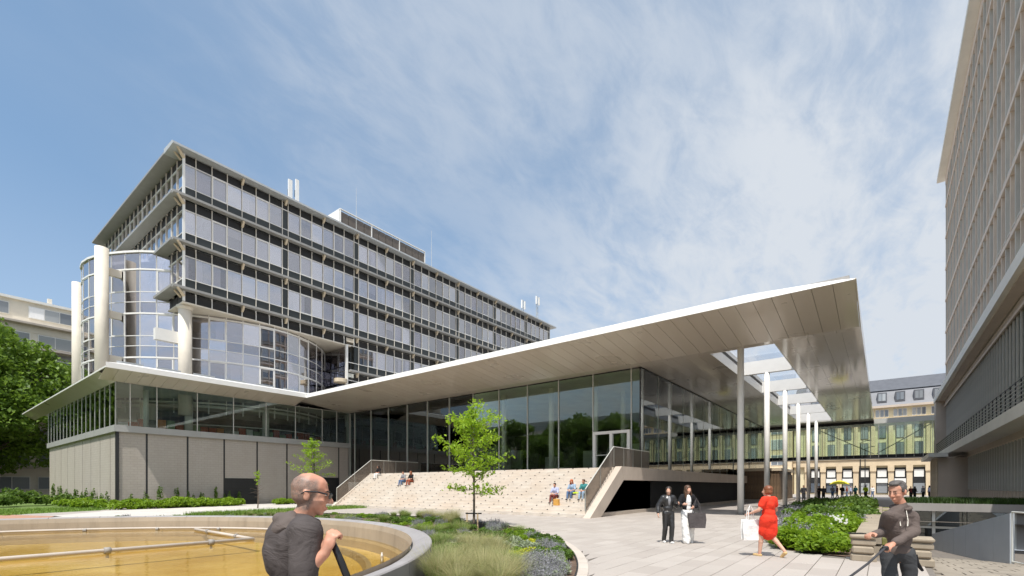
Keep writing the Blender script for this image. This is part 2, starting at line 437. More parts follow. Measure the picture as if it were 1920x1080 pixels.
# ================================================================ GROUND
BC = (-.95, 15.34)            # basin centre
BED = (-.10, 19.80); BEDR = 17.2
def ring(c, r, n, a0=0, a1=2 * pi, close=True):
    return [(c[0] + r * cos(a0 + (a1 - a0) * i / (n if close else n - 1)), c[1] + r * sin(a0 + (a1 - a0) * i / (n if close else n - 1))) for i in range(n)]
SUNK = [(10.6, -.78), (29.5, -.78), (29.5, -6.0), (10.6, -6.0)]
def sheet(name, outline, holes, z, mat, kind='structure'):
    bm = bmesh.new(); E = []
    for loop in [outline] + holes:
        vs = [bm.verts.new((x, y, z)) for x, y in loop]
        for i in range(len(vs)): E.append(bm.edges.new((vs[i], vs[(i + 1) % len(vs)])))
    bmesh.ops.triangle_fill(bm, edges=E, use_beauty=True)
    for f in bm.faces:
        if f.normal.z < 0: f.normal_flip()
    me = bpy.data.meshes.new(name); bm.to_mesh(me); bm.free(); me.materials.append(mat)
    o = bpy.data.objects.new(name, me); link(o); return tag(o, kind=kind)
far = [(-700, -700), (900, -700), (900, 900), (-700, 900)]
ground = sheet('ground', far, [ring(BC, 10.9, 72), SUNK], 0, M['ground'])

# lawn in front of the left wing, clay path strip, pale path to the stairs, planting soil
sheet('lawn', [(-60, 31), (-5, 32), (4, 40), (8.6, 42.5), (9.6, 45.5), (9.6, 80), (-60, 80)], [], .004, M['lawn'])
sheet('clay_path', [(-60, 24), (-12, 25.5), (-3, 28.5), (4.5, 34.2), (5.6, 35.6), (4, 40), (-5, 32.0), (-60, 31.0)], [], .008, M['clay'])
sheet('path', [(3.5, 29.5), (12.5, 31.0), (20, 31.5), (21.8, 35.4), (24, 46.2), (19, 46.2), (17.2, 44.4), (9.0, 41.6), (5.6, 37.0)], [], .008, M['path'])
bed_pts = ring(BED, BEDR, 120)
bed_soil = sheet('flower_bed_soil', [(p[0], p[1]) for p in bed_pts if p[1] < 31.5], [ring(BC, 11.12, 72)], .012, M['soil'])

# steel edging of the bed and the pale kerb that runs round it
b = MB(); n = 110; a0, a1 = -pi * .50, pi * .24
def arcband(mb, c, r0, r1, z0, z1, a0, a1, n, mi=0, gap=0):
    for i in range(n):
        t0 = a0 + (a1 - a0) * i / n + gap; t1 = a0 + (a1 - a0) * (i + 1) / n - gap
        P = [(c[0] + r * cos(t), c[1] + r * sin(t)) for r, t in ((r0, t0), (r1, t0), (r1, t1), (r0, t1))]
        mb.prism(P, 2, z0, z1, mi)
kerb = empty('bed_kerb', (BED[0] + BEDR, BED[1], 0), 'pale curved stone kerb round the outer edge of the flower bed', 'kerb')
KSEG = 60
for i in range(KSEG):
    b = MB(); t0 = a0 + (a1 - a0) * i / KSEG; t1 = a0 + (a1 - a0) * (i + 1) / KSEG - .0006
    arcband(b, BED, BEDR + .015, BEDR + .21, 0, .045, t0, t1, 2)
    b.build('kerb_stone', M['conc_pale'], kerb)
b = MB(); arcband(b, BED, BEDR - .02, BEDR + .01, 0, .06, a0, a1, 120); b.build('edging_strip', M['dark_metal'], kerb)

# ---------------------------------------------------------------- plaza slabs
plaza = empty('plaza_paving', (12, 6, 0)); tag(plaza, kind='structure')
SU, SV = .90, .45
PL = [(13.3, .45), (13.9, 2.1), (19, 2.8), (32, 4.1), (48, 4.1), (48, .45)]     # right planter outline
def inpoly(x, y, P):
    c = False; j = len(P) - 1
    for i in range(len(P)):
        if (P[i][1] > y) != (P[j][1] > y) and x < (P[j][0] - P[i][0]) * (y - P[i][1]) / (P[j][1] - P[i][1]) + P[i][0]: c = not c
        j = i
    return c
def slab_ok(x, y):
    if hypot(x - BED[0], y - BED[1]) < BEDR - .25: return False
    if x > 21.7 and 11.9 < y < 35.4: return False
    if 10.6 < x < 29.6 and y < -.75: return False
    if x > 13.2 and y < .6: return False
    if inpoly(x, y, PL): return False
    if y > 11.9 and x > 21.7: return False
    d = .790 * x + .613 * y; r = .613 * x - .790 * y
    if d < 1.5 or abs(r) > d * 1.2 + 1.5: return False
    return True
cells = []
for j in range(-16, 70):
    off = (j % 2) * SU / 2
    for i in range(0, 66):
        x = i * SU + off; y = j * SV
        if slab_ok(x, y) and y < 32 and x < 42: cells.append((hypot(x, y), x, y))
cells.sort()
near = [c for c in cells if (.790 * c[1] + .613 * c[2]) > 4.0][:290]; nearset = set((c[1], c[2]) for c in near)
g = .006
sme = bpy.data.meshes.new('paving_slab'); q = MB()
hx, hy = SU / 2 - g, SV / 2 - g
q.v = [(-hx, -hy, 0), (hx, -hy, 0), (hx, hy, 0), (-hx, hy, 0), (-hx, -hy, .022), (hx, -hy, .022), (hx, hy, .022), (-hx, hy, .022),
       (-hx + .004, -hy + .004, .026), (hx - .004, -hy + .004, .026), (hx - .004, hy - .004, .026), (-hx + .004, hy - .004, .026)]
q.f = [(0, 1, 5, 4), (1, 2, 6, 5), (2, 3, 7, 6), (3, 0, 4, 7), (4, 5, 9, 8), (5, 6, 10, 9), (6, 7, 11, 10), (7, 4, 8, 11), (8, 9, 10, 11)]
sme.from_pydata(q.v, [], q.f); sme.materials.append(M['slab']); sme.update()
rest = MB()
for d, x, y in cells:
    z = random.uniform(0, .0025)
    r_ = [hypot(x + sx * hx - BED[0], y + sy * hy - BED[1]) for sx, sy in ((-1, -1), (1, -1), (1, 1), (-1, 1))]
    clipped = min(r_) < BEDR + .215
    if (x, y) in nearset and not clipped:
        o = bpy.data.objects.new('paving_slab', sme); link(o, plaza, (x, y, z)); 
        o.rotation_euler = (random.gauss(0, .0012), random.gauss(0, .0012), 0)
    else:
        n0 = len(rest.v)
        for v in q.v:
            px, py = x + v[0], y + v[1]
            rr = hypot(px - BED[0], py - BED[1])
            if rr < BEDR + .215:
                k = (BEDR + .215) / rr; px = BED[0] + (px - BED[0]) * k; py = BED[1] + (py - BED[1]) * k
            rest.v.append((px, py, v[2] + z))
        rest.f += [tuple(n0 + i for i in f) for f in q.f]; rest.m += [0] * 9
rest.build('paving_slabs', M['slab'], plaza, kind='stuff')
js = sheet('paving_bed', [(2.2, -9), (43, -9), (43, 12), (21.8, 12), (21.8, 33)] + [(p[0], p[1]) for p in ring(BED, BEDR + .1, 60, pi * .22, -pi * .5, False)], [SUNK], .004, M['joint'])

# ---------------------------------------------------------------- sunken path on the right
b = MB()
b.poly([(10.6, -.78, 0.0), (10.6, -6, 0.0), (24, -6, -1.05), (24, -.78, -1.05)]); b.poly([(24, -.78, -1.05), (24, -6, -1.05), (29.6, -6, -1.1), (29.6, -.78, -1.1)])
b.build('sunken_path', M['joint'], kind='structure')
sp = empty('sunken_paving', (16, -2, -.4)); tag(sp, kind='structure')
for i in range(22):
    for j in range(7):
        x = 11.1 + i * .82; y = -1.1 - j * .62 - (i % 2) * .2
        if x > 24 or y < -5.4: continue
        z0 = -1.05 * (x - .38 - 10.6) / 13.4; z1 = -1.05 * (x + .38 - 10.6) / 13.4
        bb = MB(); h_ = .03
        bb.v = [(x - .395, y - .295, z0), (x + .395, y - .295, z1), (x + .395, y + .295, z1), (x - .395, y + .295, z0)]
        bb.v += [(a, c, z + h_) for a, c, z in bb.v]
        for f in ((4, 5, 6, 7), (0, 1, 5, 4), (1, 2, 6, 5), (2, 3, 7, 6), (3, 0, 4, 7)): bb.f.append(f); bb.m.append(0)
        bb.build('paving_slab', M['old_paver'], sp)

# ================================================================ BASIN
bas = empty('fountain_basin', (BC[0], BC[1], 0), 'large round stone fountain basin with a sloping grey rim beside the flower bed', 'basin')
prof = [(11.1, -.02), (11.1, .43), (11.08, .45), (10.95, .455), (10.68, .33), (10.64, .30), (10.64, .27)]
NS = 150
def lathe(prof, c, n, mi=0):
    m = MB(); k = len(prof)
    for i in range(n):
        a = 2 * pi * i / n
        for r, z in prof: m.v.append((c[0] + r * cos(a), c[1] + r * sin(a), z))
    for i in range(n):
        for j in range(k - 1):
            a = i * k + j; d = ((i + 1) % n) * k + j
            m.f.append((a, d, d + 1, a + 1)); m.m.append(mi)
    return m
RS = 44
for i in range(RS):                                       # the rim is laid from curved stones
    m = MB(); t0 = 2 * pi * i / RS + .0006; t1 = 2 * pi * (i + 1) / RS - .0006; K = len(prof)
    for s_ in range(5):
        a = t0 + (t1 - t0) * s_ / 4
        for r, z in prof: m.v.append((BC[0] + r * cos(a), BC[1] + r * sin(a), z))
    for s_ in range(4):
        for j in range(K - 1): m.f.append((s_ * K + j, s_ * K + j + 1, (s_ + 1) * K + j + 1, (s_ + 1) * K + j)); m.m.append(0)
    m.f.append(tuple(range(K - 1, -1, -1))); m.f.append(tuple(4 * K + j for j in range(K))); m.m += [0, 0]
    m.build('rim_stone', M['rim'], bas)
lathe([(10.66, .42), (10.62, .26), (10.60, -.12), (10.52, -.18), (10.50, -.5)], BC, NS).build('inner_wall', M['basin_wall'], bas, smooth=False)
m = Mat('basin_floor'); v = m.coord(kind='World'); a = m.noise(v, .35, 6, .6, .6); f_ = m.noise(v, 3, 6, .7)
c = m.mix(m.mr(a, .35, .65, 0, 1), (.50, .355, .12), (.68, .545, .26)); c = m.mix(m.mr(f_, .5, .8, 0, .4), c, (.36, .22, .05)); M['floor_ochre'] = m.pbr(c, .8)
b = MB(); b.poly([(x, y, -.42) for x, y in ring(BC, 10.5, 96)]); b.build('basin_floor', M['floor_ochre'], bas)
lathe([(9.75, -.42), (9.75, -.27), (9.62, -.26), (9.55, -.42)], BC, 120).build('submerged_ledge', M['basin_wall'], bas)
m = Mat('pool_water'); tr = m.n('ShaderNodeBsdfTransparent'); tr.inputs[0].default_value = (.95, .86, .62, 1)
gl = m.n('ShaderNodeBsdfGlossy'); gl.inputs[1].default_value = .015; gl.inputs[0].default_value = (1, .95, .82, 1); fr = m.n('ShaderNodeFresnel'); fr.inputs[0].default_value = 1.33
v = m.coord((1, 2.2, 1), kind='World', rot=(0, 0, .6)); bmp = m.n('ShaderNodeBump'); bmp.inputs[0].default_value = .30; bmp.inputs[1].default_value = .02
m.l(m.noise(v, 2.2, 4, .6, .5), bmp.inputs['Height']); m.l(bmp.outputs[0], gl.inputs['Normal']); m.l(bmp.outputs[0], fr.inputs['Normal'])
mx = m.n('ShaderNodeMixShader'); m.l(m.math('MULTIPLY', fr.outputs[0], 1.0), mx.inputs[0]); m.l(tr.outputs[0], mx.inputs[1]); m.l(gl.outputs[0], mx.inputs[2]); m.l(mx.outputs[0], m.out.inputs[0])
b = MB(); b.poly([(x, y, -.07) for x, y in ring(BC, 10.59, 96)]); b.build('water', m.m, kind='structure')
# white pipework just above the water
pw = empty('pipe_ring', (BC[0], BC[1] + 9.9, 0), 'curved pale water pipe with couplings fixed along the back wall inside the fountain basin', 'pipe')
P = [(x, y, -.0) for x, y in ring(BC, 10.32, 80, RAD(12), RAD(215), False)]
MB().tube(P, .045, 8, cap=False).build('pipe', M['conc_pale'], pw, smooth=True)
for k in range(15):
    a = RAD(18 + k * 13.5); cx, cy = BC[0] + 10.28 * cos(a), BC[1] + 10.28 * sin(a); t = Vector((-sin(a), cos(a), 0)) * .05
    MB().tube([(cx - t.x, cy - t.y, -.03), (cx + t.x, cy + t.y, -.03)], .062, 8).build('coupling', M['conc_grey'], pw)
    MB().tube([(cx, cy, -.03), (cx + .28 * cos(a), cy + .28 * sin(a), .02)], .02, 6).build('bracket', M['conc_grey'], pw)
def straight_pipe(p, q, label, zc=.02, n=4):
    e = empty('water_pipe', ((p[0] + q[0]) / 2, (p[1] + q[1]) / 2, zc), label, 'pipe')
    MB().tube([(p[0], p[1], zc), (q[0], q[1], zc)], .055, 10).build('pipe', M['conc_pale'], e, smooth=True)
    d = Vector((q[0] - p[0], q[1] - p[1], 0)).normalized()
    for k in range(n):
        t = (k + .5) / n; x = p[0] + (q[0] - p[0]) * t; y = p[1] + (q[1] - p[1]) * t
        MB().tube([(x - d.x * .07, y - d.y * .07, zc), (x + d.x * .07, y + d.y * .07, zc)], .085, 10).build('collar', M['conc_grey'], e, smooth=True)
        MB().cyl(x, y, -.19, zc, .035, 8).build('pipe_foot', M['conc_pale'], e)
straight_pipe((-5.0, 16.0), (6.9, 15.66), 'long straight pale pipe with round collars crossing the basin just above the golden water', .0, 5)
straight_pipe((6.9, 15.66), (7.1, 21.0), 'shorter pale pipe joining the back pipe ring of the basin to the long pipe', -.01, 2)
nz = empty('water_nozzle', (7.3, 9.7, -.15), 'small pale fountain nozzle standing in the water near the right side of the basin', 'nozzle')
MB().cyl(7.3, 9.7, -.42, -.04, .05, 10, r2=.035).build('nozzle_stem', M['conc_pale'], nz); MB().cyl(7.3, 9.7, -.04, .03, .028, 10, r2=.018).build('nozzle_tip', M['white'], nz)

# ================================================================ STAIR
S0, S1, SVA, SVB = 21.9, 25.3, 12.15, 35.0
NST = 14; RUN = (S1 - S0) / NST; RISE = 2.75 / NST
st = empty('grand_stair', (S0, 23, 0), 'wide pale travertine stair rising to the glazed entrance under the white canopy', 'stair')
NB = 16; BL = (SVB - SVA) / NB
for i in range(NST):
    for k in range(NB):
        a = SVA + k * BL; s_ = (i % 2) * .5 * BL
        y0 = max(SVA, a - s_); y1 = a + BL - s_
        jit = random.uniform(-.003, .003)
        pbox('step_block', S0 + i * RUN + jit, S0 + i * RUN + .6 + jit, y0 + .004, y1 - .004, i * RISE + .001, (i + 1) * RISE - .001, M['travertine'], st)
    if i % 2: pbox('step_block', S0 + i * RUN, S0 + i * RUN + .6, SVB - .5 * BL + .004, SVB, i * RISE + .001, (i + 1) * RISE - .001, M['travertine'], st)
b = MB(); b.prism([(S0 + .25, 0), (S1 + .25, 2.7), (30.6, 2.7), (30.6, 0)], 1, SVA + .01, SVB - .01); b.build('stair_core', M['conc_grey'], st)
for k in range(8):
    pbox('landing_slab', S1 + .2, 30.7, SVA + k * (SVB - SVA) / 8 + .004, SVA + (k + 1) * (SVB - SVA) / 8 - .004, 2.71, 2.755, M['travertine'], st)
b = MB()                                                     # small dark studs in the treads, stepping sideways row by row
for i in range(NST):
    for k in range(23):
        y = SVA + .6 + k * 1.06 - i * .17 + (0 if y0 else 0)
        while y < SVA + .2: y += 23 * 1.06
        if y > SVB - .1: continue
        x = S0 + i * RUN; z = (i + 1) * RISE
        b.box(x - .010, x + .05, y - .036, y + .036, z - .036, z + .004)
b.build('tread_studs', M['dark_metal'], st, kind='stuff')

# right flank: sloping stringer, plinth band, dark recess
fl = empty('stair_flank', (21.9, 12, 0), 'sloping pale stringer and long plinth band over a black recessed wall, right of the stair', 'stringer')
MB().prism([(21.5, 0), (22.7, 0), (25.55, 2.02), (25.3, 2.80)], 1, 11.72, 12.12).build('stringer', M['plinth'], fl)
for k in range(17):
    x0 = 25.3 if k == 0 else 25.55 + k * 2.95; x1 = 25.55 + (k + 1) * 2.95 - .01
    if k == 0: MB().prism([(25.56, 2.02), (x1, 2.02), (x1, 2.80), (25.31, 2.80)], 1, 11.72, 12.12).build('band_panel', M['plinth'], fl)
    else: pbox('band_panel', x0, x1, 11.72, 12.12, 2.02, 2.80, M['plinth'], fl)
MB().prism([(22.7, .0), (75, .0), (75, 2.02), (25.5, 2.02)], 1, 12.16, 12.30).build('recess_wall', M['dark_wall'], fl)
MB().prism([(22.9, .0), (75, .0), (75, .22), (23.15, .22)], 1, 11.9, 12.15).build('base_kerb', M['conc_warm'], fl)

m = Mat('rail_mesh'); tr = m.n('ShaderNodeBsdfTransparent'); pb = m.n('ShaderNodeBsdfPrincipled'); pb.inputs['Base Color'].default_value = (.26, .225, .195, 1); pb.inputs['Roughness'].default_value = .45; pb.inputs['Metallic'].default_value = .4
tr.inputs[0].default_value = (.8, .76, .72, 1); mx = m.n('ShaderNodeMixShader'); mx.inputs[0].default_value = .50; m.l(tr.outputs[0], mx.inputs[1]); m.l(pb.outputs[0], mx.inputs[2]); m.l(mx.outputs[0], m.out.inputs[0]); M['rail_mesh'] = m.m
def balustrade(y, label, x1=30.6, xs=22.0):
    e = empty('balustrade', (xs, y, 0), label, 'balustrade')
    def zf(x): return max(0.05, min(2.8, (x - 21.5) / 3.8 * 2.8))
    segs = [(xs, 23.65), (23.68, 25.3)] + [(25.33 + i * 1.32, 25.33 + (i + 1) * 1.32 - .02) for i in range(4)]
    for a, c in segs:
        h_ = 1.12
        MB().prism([(a, zf(a)), (c, zf(c)), (c, zf(c) + h_), (a, zf(a) + h_)], 1, y - .012, y + .012).build('infill_panel', M['rail_mesh'], e)
        MB().prism([(a - .02, zf(a)), (a + .02, zf(a)), (a + .02, zf(a) + h_), (a - .02, zf(a) + h_)], 1, y - .025, y + .025).build('post', M['alu'], e)
    MB().tube([(xs, y, zf(xs) + 1.14), (25.3, y, 2.8 + 1.14), (x1, y, 3.94)], .028, 8).build('handrail', M['alu_light'], e)
balustrade(12.24, 'brown mesh balustrade climbing the right edge of the stair to the glass corner')
balustrade(35.15, 'mesh balustrade with pale handrail on the left edge of the stair', 30.6)
lf = empty('stair_flank', (21.9, 35.2, 0), 'narrow white sloping stringer closing the left end of the stair', 'stringer')
MB().prism([(21.5, 0), (22.4, 0), (25.6, 2.5), (30.7, 2.5), (30.7, 2.80), (25.3, 2.80)], 1, 35.02, 35.32).build('stringer', M['travertine'], lf)
MB().prism([(22.4, 0), (30.7, 0), (30.7, 2.48), (25.6, 2.48)], 1, 35.06, 35.28).build('side_wall', M['conc_grey'], lf)

# ================================================================ PAVILION: canopy, hall, raised wing
pv = empty('glass_pavilion', (30.8, 30, 0), 'low glass pavilion with a huge white folded canopy, standing in front of the office block', 'pavilion')
ZE, ZS, ZT = 10.30, 9.72, 10.68
U0, U1, V0, VK = 24.5, 79.6, .92, 44.4
WU0, WV1 = 9.3, 81.7
# front soffit strips
SW = .78; k = 0; y = V0
def quad_slab(mb, P, t=.03):
    """P four top-facing-down corners; slab of thickness t above"""
    n = len(mb.v); mb.v += P + [(a, c, z + t) for a, c, z in P]
    for f in ((0, 1, 2, 3), (7, 6, 5, 4), (0, 4, 5, 1), (1, 5, 6, 2), (2, 6, 7, 3), (3, 7, 4, 0)): mb.f.append(tuple(n + i for i in f)); mb.m.append(0)
    return mb
while y < 46.5:
    y1 = min(y + SW, 46.55)
    quad_slab(MB(), [(U0, y + .008, ZE), (29.8, y + .008, ZS), (29.8, y1 - .008, ZS), (U0, y1 - .008, ZE)]).build('soffit_panel', M['soffit'], pv)
    y = y1
def flat_soffit(x0, x1, y0, y1, nx, ny):
    for i in range(nx):
        for j in range(ny):
            a = x0 + (x1 - x0) * i / nx; c = x0 + (x1 - x0) * (i + 1) / nx; d = y0 + (y1 - y0) * j / ny; e = y0 + (y1 - y0) * (j + 1) / ny
            pbox('soffit_panel', a + .004, c - .004, d + .004, e - .004, ZS, ZS + .03, M['soffit'], pv)
flat_soffit(29.8, 30.4, V0, 12.9, 1, 12)
flat_soffit(30.4, 70.8, V0, 4.84, 7, 5)
flat_soffit(30.4, 70.8, 8.27, 12.86, 7, 6)
flat_soffit(70.8, 79.6, V0, 12.86, 2, 8)
flat_soffit(29.8, 30.75, 12.9, 46.5, 1, 24)
MB().box(30.85, 79.5, 12.95, 60, ZS, ZS + .05).build('hall_ceiling', M['inside_wall'], pv)
MB().box(10.4, 30.8, 46.7, 73, ZS, ZS + .05).build('wing_ceiling', M['inside_wall'], pv)
# roof deck with the opening
b = MB()
for x0, x1, y0, y1 in ((U0 + .25, 30.42, V0 + .2, VK + .3), (30.42, 70.8, V0 + .2, 4.84), (30.42, 70.8, 8.27, VK + .3), (70.8, U1 - .2, V0 + .2, VK + .3)):
    b.box(x0, x1, y0, y1, ZE + .05, ZT - .08)
b.box(WU0 + .25, 79.4, VK + .31, WV1 - .25, ZE + .05, ZT - .08)
b.build('roof_deck', M['roofdeck'], pv)
# fascias
def fascia(pts, name='fascia'):
    """pts: (x,y,ztop) along the edge, thickness inward given"""
    pass
def zt_front(y): return ZE + .05 + (ZT - ZE - .05) * min(1, max(0, (y - V0) / 4.2)) ** .8
ys = [V0, V0 + .5, V0 + 1.2, V0 + 2.2, V0 + 3.2, V0 + 4.2] + [V0 + 4.2 + (VK - V0 - 4.2) * i / 12 for i in range(1, 13)]
for a, c in zip(ys[:-1], ys[1:]):
    b = MB(); za, zc = zt_front(a), zt_front(c)
    P = [(U0 - .02, a, ZE - .01), (U0 - .02, c, ZE - .01), (U0 + .05, c, zc), (U0 + .05, a, za)]; Q = [(x + .06, y_, z) for x, y_, z in P]
    n = len(b.v); b.v += P + Q
    for f in ((0, 3, 2, 1), (4, 5, 6, 7), (3, 7, 6, 2), (0, 1, 5, 4), (0, 4, 7, 3), (1, 2, 6, 5)): b.f.append(f); b.m.append(0)
    b.poly([(U0 + .11, a, za), (U0 + .11, c, zc), (U0 + 3.2, c, zc + .22 * min(1, max(0, (c - V0 - 1) / 6))), (U0 + 3.2, a, za + .22 * min(1, max(0, (a - V0 - 1) / 6)))][::-1])
    b.build('fascia_panel', M['fascia'], pv)
# side edge along v = V0
for i in range(14):
    a = U0 + (U1 - U0) * i / 14; c = U0 + (U1 - U0) * (i + 1) / 14
    def zb(x): return ZE - (ZE - ZS) * min(1, (x - U0) / 5.3)
    if i == 1:
        parts = [(a, 29.8), (29.8, c)]
    else: parts = [(a, c)]
    for p, q2 in parts:
        MB().prism([(p + .003, zb(p)), (q2 - .003, zb(q2)), (q2 - .003, 10.40), (p + .003, 10.40 if i else 10.35)], 1, V0 - .05, V0 - .001).build('fascia_panel', M['soffit'], pv)
pbox('fascia_panel', U1, U1 + .05, V0 - .05, 13, ZS, 10.5, M['soffit'], pv)
# wing front and side edges
x = WU0; 
while x < U0 - .1:
    x1 = min(x + SW, U0)
    quad_slab(MB(), [(x + .008, VK, ZE), (x1 - .008, VK, ZE), (x1 - .008, 46.55, ZS), (x + .008, 46.55, ZS)]).build('soffit_panel', M['soffit'], pv)
    x = x1
y = 46.55
while y < WV1 - .1:
    y1 = min(y + SW * 1.5, WV1)
    quad_slab(MB(), [(WU0, y + .008, ZE), (WU0, y1 - .008, ZE), (10.35, y1 - .008, ZS), (10.35, y + .008, ZS)]).build('soffit_panel', M['soffit'], pv); y = y1
quad_slab(MB(), [(WU0 - .0, VK + .0, ZE), (WU0, 46.54, ZE), (WU0 + .01, 46.54, ZE - .002), (WU0 + .01, VK, ZE - .002)])
for i in range(6):
    a = WU0 + (U0 - WU0) * i / 6; c = WU0 + (U0 - WU0) * (i + 1) / 6
    pbox('fascia_panel', a + .002, c - .002, VK - .03, VK + .03, ZE - .01, ZT, M['fascia'], pv)
    pbox('roof_upstand', a + .9, c + .0 if i < 5 else c - .6, VK + 1.2, VK + 1.3, ZT - .05, 11.15, M['roof_grey'], pv)
for i in range(10):
    a = VK + (WV1 - VK) * i / 10; c = VK + (WV1 - VK) * (i + 1) / 10
    pbox('fascia_panel', WU0 - .03, WU0 + .03, a + .035, c - .002, ZE - .01, ZE + .10, M['fascia'], pv)
MB().poly([(WU0, VK, ZT), (WU0 + 1.2, VK + .9, 10.95), (U0 + 1, VK + .9, 10.95), (U0 + .2, VK, ZT)][::-1]).poly([(WU0, VK, ZE + .1), (WU0, WV1, ZE + .1), (WU0 + 1.2, WV1, 10.7), (WU0 + 1.2, VK + .9, 10.95), (WU0, VK, ZT)][::-1]).build('roof_slope', M['fascia'], pv)
# skylight: lining, beams, glazing
for x0, x1, y0, y1 in ((30.40, 70.8, 4.80, 4.84), (30.40, 70.8, 8.27, 8.31), (30.36, 30.40, 4.80, 8.31), (70.8, 70.84, 4.80, 8.31)):
    pbox('skylight_lining', x0, x1, y0, y1, ZS - .01, 10.9, M['white'], pv)
for k in range(1, 6):
    pbox('skylight_beam', 30.2 + 8 * k - .16, 30.2 + 8 * k + .16, 4.84, 8.27, 9.78, 10.70, M['white'], pv)
for k in range(5):
    pbox('skylight_pane', 30.4 + 8.08 * k + .02, 30.4 + 8.08 * (k + 1) - .02, 4.8, 8.3, 10.92, 10.94, M['glass_roof'], pv)
for k in range(6):
    b = MB(); x, y = 30.2 + 8 * k, 6.55
    if k == 0: y = 6.55
    b.cyl(x, y, 0, ZS if k == 0 else 9.78, .18, 24); b.cyl(x, y, 0, .03, .26, 24, 1)
    b.build('canopy_column', [M['column'], M['dark_metal']], pv, smooth=True)

# hall: floor, glazing
MB().box(30.72, 75, 12.32, 60, 2.3, 2.78).build('hall_floor', M['inside_floor'], pv)
GU, GV = 30.8, 12.9
ys = [GV + .04, 13.57] + [13.57 + 2.92 * k for k in range(1, 12)] + [46.55]
for i, (a, c) in enumerate(zip(ys[:-1], ys[1:])):
    z0 = 5.62 if i == 1 else 2.82
    pbox('glass_pane', GU, GU + .02, a + .02, c - .02, z0, 9.66, M['glass_hall'], pv)
for i, y in enumerate(ys):
    pbox('mullion', GU - .05, GU + .09, y - .03, y + .03, 2.79, ZS, M['alu_light'] if i else M['dark_metal'], pv)
pbox('glazing_rail', GU - .03, GU + .06, GV, 46.5, 2.78, 2.84, M['alu'], pv); pbox('glazing_rail', GU - .03, GU + .06, GV, 46.5, 9.65, ZS, M['dark_metal'], pv)
xs = [GU] + [GU + .45 + 2.78 * k for k in range(0, 17)]
for i, (a, c) in enumerate(zip(xs[:-1], xs[1:])):
    pbox('glass_pane', a + .03, c - .03, GV, GV + .02, 2.82, 9.66, M['glass_hall'], pv)
    pbox('mullion', c - .025, c + .025, GV - .005, GV + .12, 2.79, ZS, M['alu'], pv)
pbox('glazing_rail', GU, 75, GV - .03, GV + .06, 9.64, ZS, M['dark_metal'], pv); pbox('glazing_rail', GU, 75, GV - .03, GV + .06, 2.78, 2.84, M['dark_metal'], pv)
# entrance door in the glass front
dz = 5.55
for y0, y1, z0, z1 in ((13.66, 13.86, 2.79, dz), (16.30, 16.48, 2.79, dz), (14.98, 15.16, 2.79, dz - .2), (13.86, 16.30, dz - .2, dz)):
    pbox('door_frame', GU - .08, GU + .12, y0, y1, z0, z1, M['white'], pv)
for y0, y1 in ((13.86, 14.98), (15.16, 16.30)):
    lf_ = pbox('door_leaf', GU + .01, GU + .03, y0 + .06, y1 - .06, 2.84, dz - .24, M['glass_hall'], pv)
    pbox('leaf_stile', GU, GU + .05, y0, y0 + .06, 2.80, dz - .2, M['alu_light'], lf_); pbox('leaf_stile', GU, GU + .05, y1 - .06, y1, 2.80, dz - .2, M['alu_light'], lf_)
    pbox('push_bar', GU - .07, GU - .04, y0 + .1, y1 - .1, 3.85, 3.90, M['alu_light'], lf_)
# hall interior
for v in (17.5, 21.5, 26.5, 34.5, 44.0): MB().cyl(33, v, 2.78, ZS, .22, 20).build('hall_column', M['column'], pv, smooth=True)
for u in (38, 46, 54, 62): MB().cyl(u, 17.5, 2.78, ZS, .2, 16).build('hall_column', M['column'], pv, smooth=True)
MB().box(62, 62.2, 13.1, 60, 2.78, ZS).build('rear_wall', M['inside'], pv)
MB().box(31, 62, 47.5, 47.7, 2.78, ZS).build('side_wall', M['inside_wall'], pv)
MB().box(35.5, 43, 33.5, 38.0, 2.79, 5.9).build('reception_box', M['inside_wall'], pv)
MB().box(31.1, 44, 38.2, 47.4, 5.95, 6.40).build('mezzanine', M['inside_wall'], pv)
for i in range(9): MB().box(48, 48.4, 15 + i * 2.6, 16.6 + i * 2.6, 2.79, 5.2 + (i % 3) * .5).build('display_panel', M['inside'] if i % 2 else M['inside_wall'], pv)
for i in range(5):
    pbox('bench', 36 + (i % 2) * 2, 37.8 + (i % 2) * 2, 15.4 + i * 3.4, 16.0 + i * 3.4, 3.1, 3.35, M['cream'], pv)
    pbox('bench_leg', 36.2 + (i % 2) * 2, 36.3 + (i % 2) * 2, 15.5 + i * 3.4, 15.9 + i * 3.4, 2.78, 3.1, M['dark_metal'], pv)
    pbox('bench_leg', 37.5 + (i % 2) * 2, 37.6 + (i % 2) * 2, 15.5 + i * 3.4, 15.9 + i * 3.4, 2.78, 3.1, M['dark_metal'], pv)

# raised wing: block walls with dark joints
WU, WV = 10.35, 46.65
fj = [WU + .12, 12.35] + [12.35 + 2.86 * k for k in range(1, 7)] + [30.75]
GATE = (fj[3], fj[4])
for i, (a, c) in enumerate(zip(fj[:-1], fj[1:])):
    z0 = 2.45 if i == 3 else 0
    if i == 6:
        pbox('block_panel', a + .04, a + .75, WV + .1, WV + .4, 0, 5.88, M['block'], pv)
        pbox('block_panel', a + .75, c - .04, WV + .1, WV + .4, 2.6, 5.88, M['block'], pv)
        pbox('side_door', a + .77, c - .1, WV + .2, WV + .3, 0, 2.55, M['dark_metal'], pv)
        continue
    pbox('block_panel', a + .06, c - .06, WV + .1, WV + .4, z0, 5.88, M['block'], pv)
for c in fj[1:-1]: pbox('joint_post', c - .07, c + .07, WV + .10, WV + .36, 0, 5.88, M['dark_metal'], pv)
gt = pbox('roller_gate', GATE[0] + .07, GATE[1] - .07, WV + .18, WV + .30, 0, 2.40, M['dark_metal'], pv)
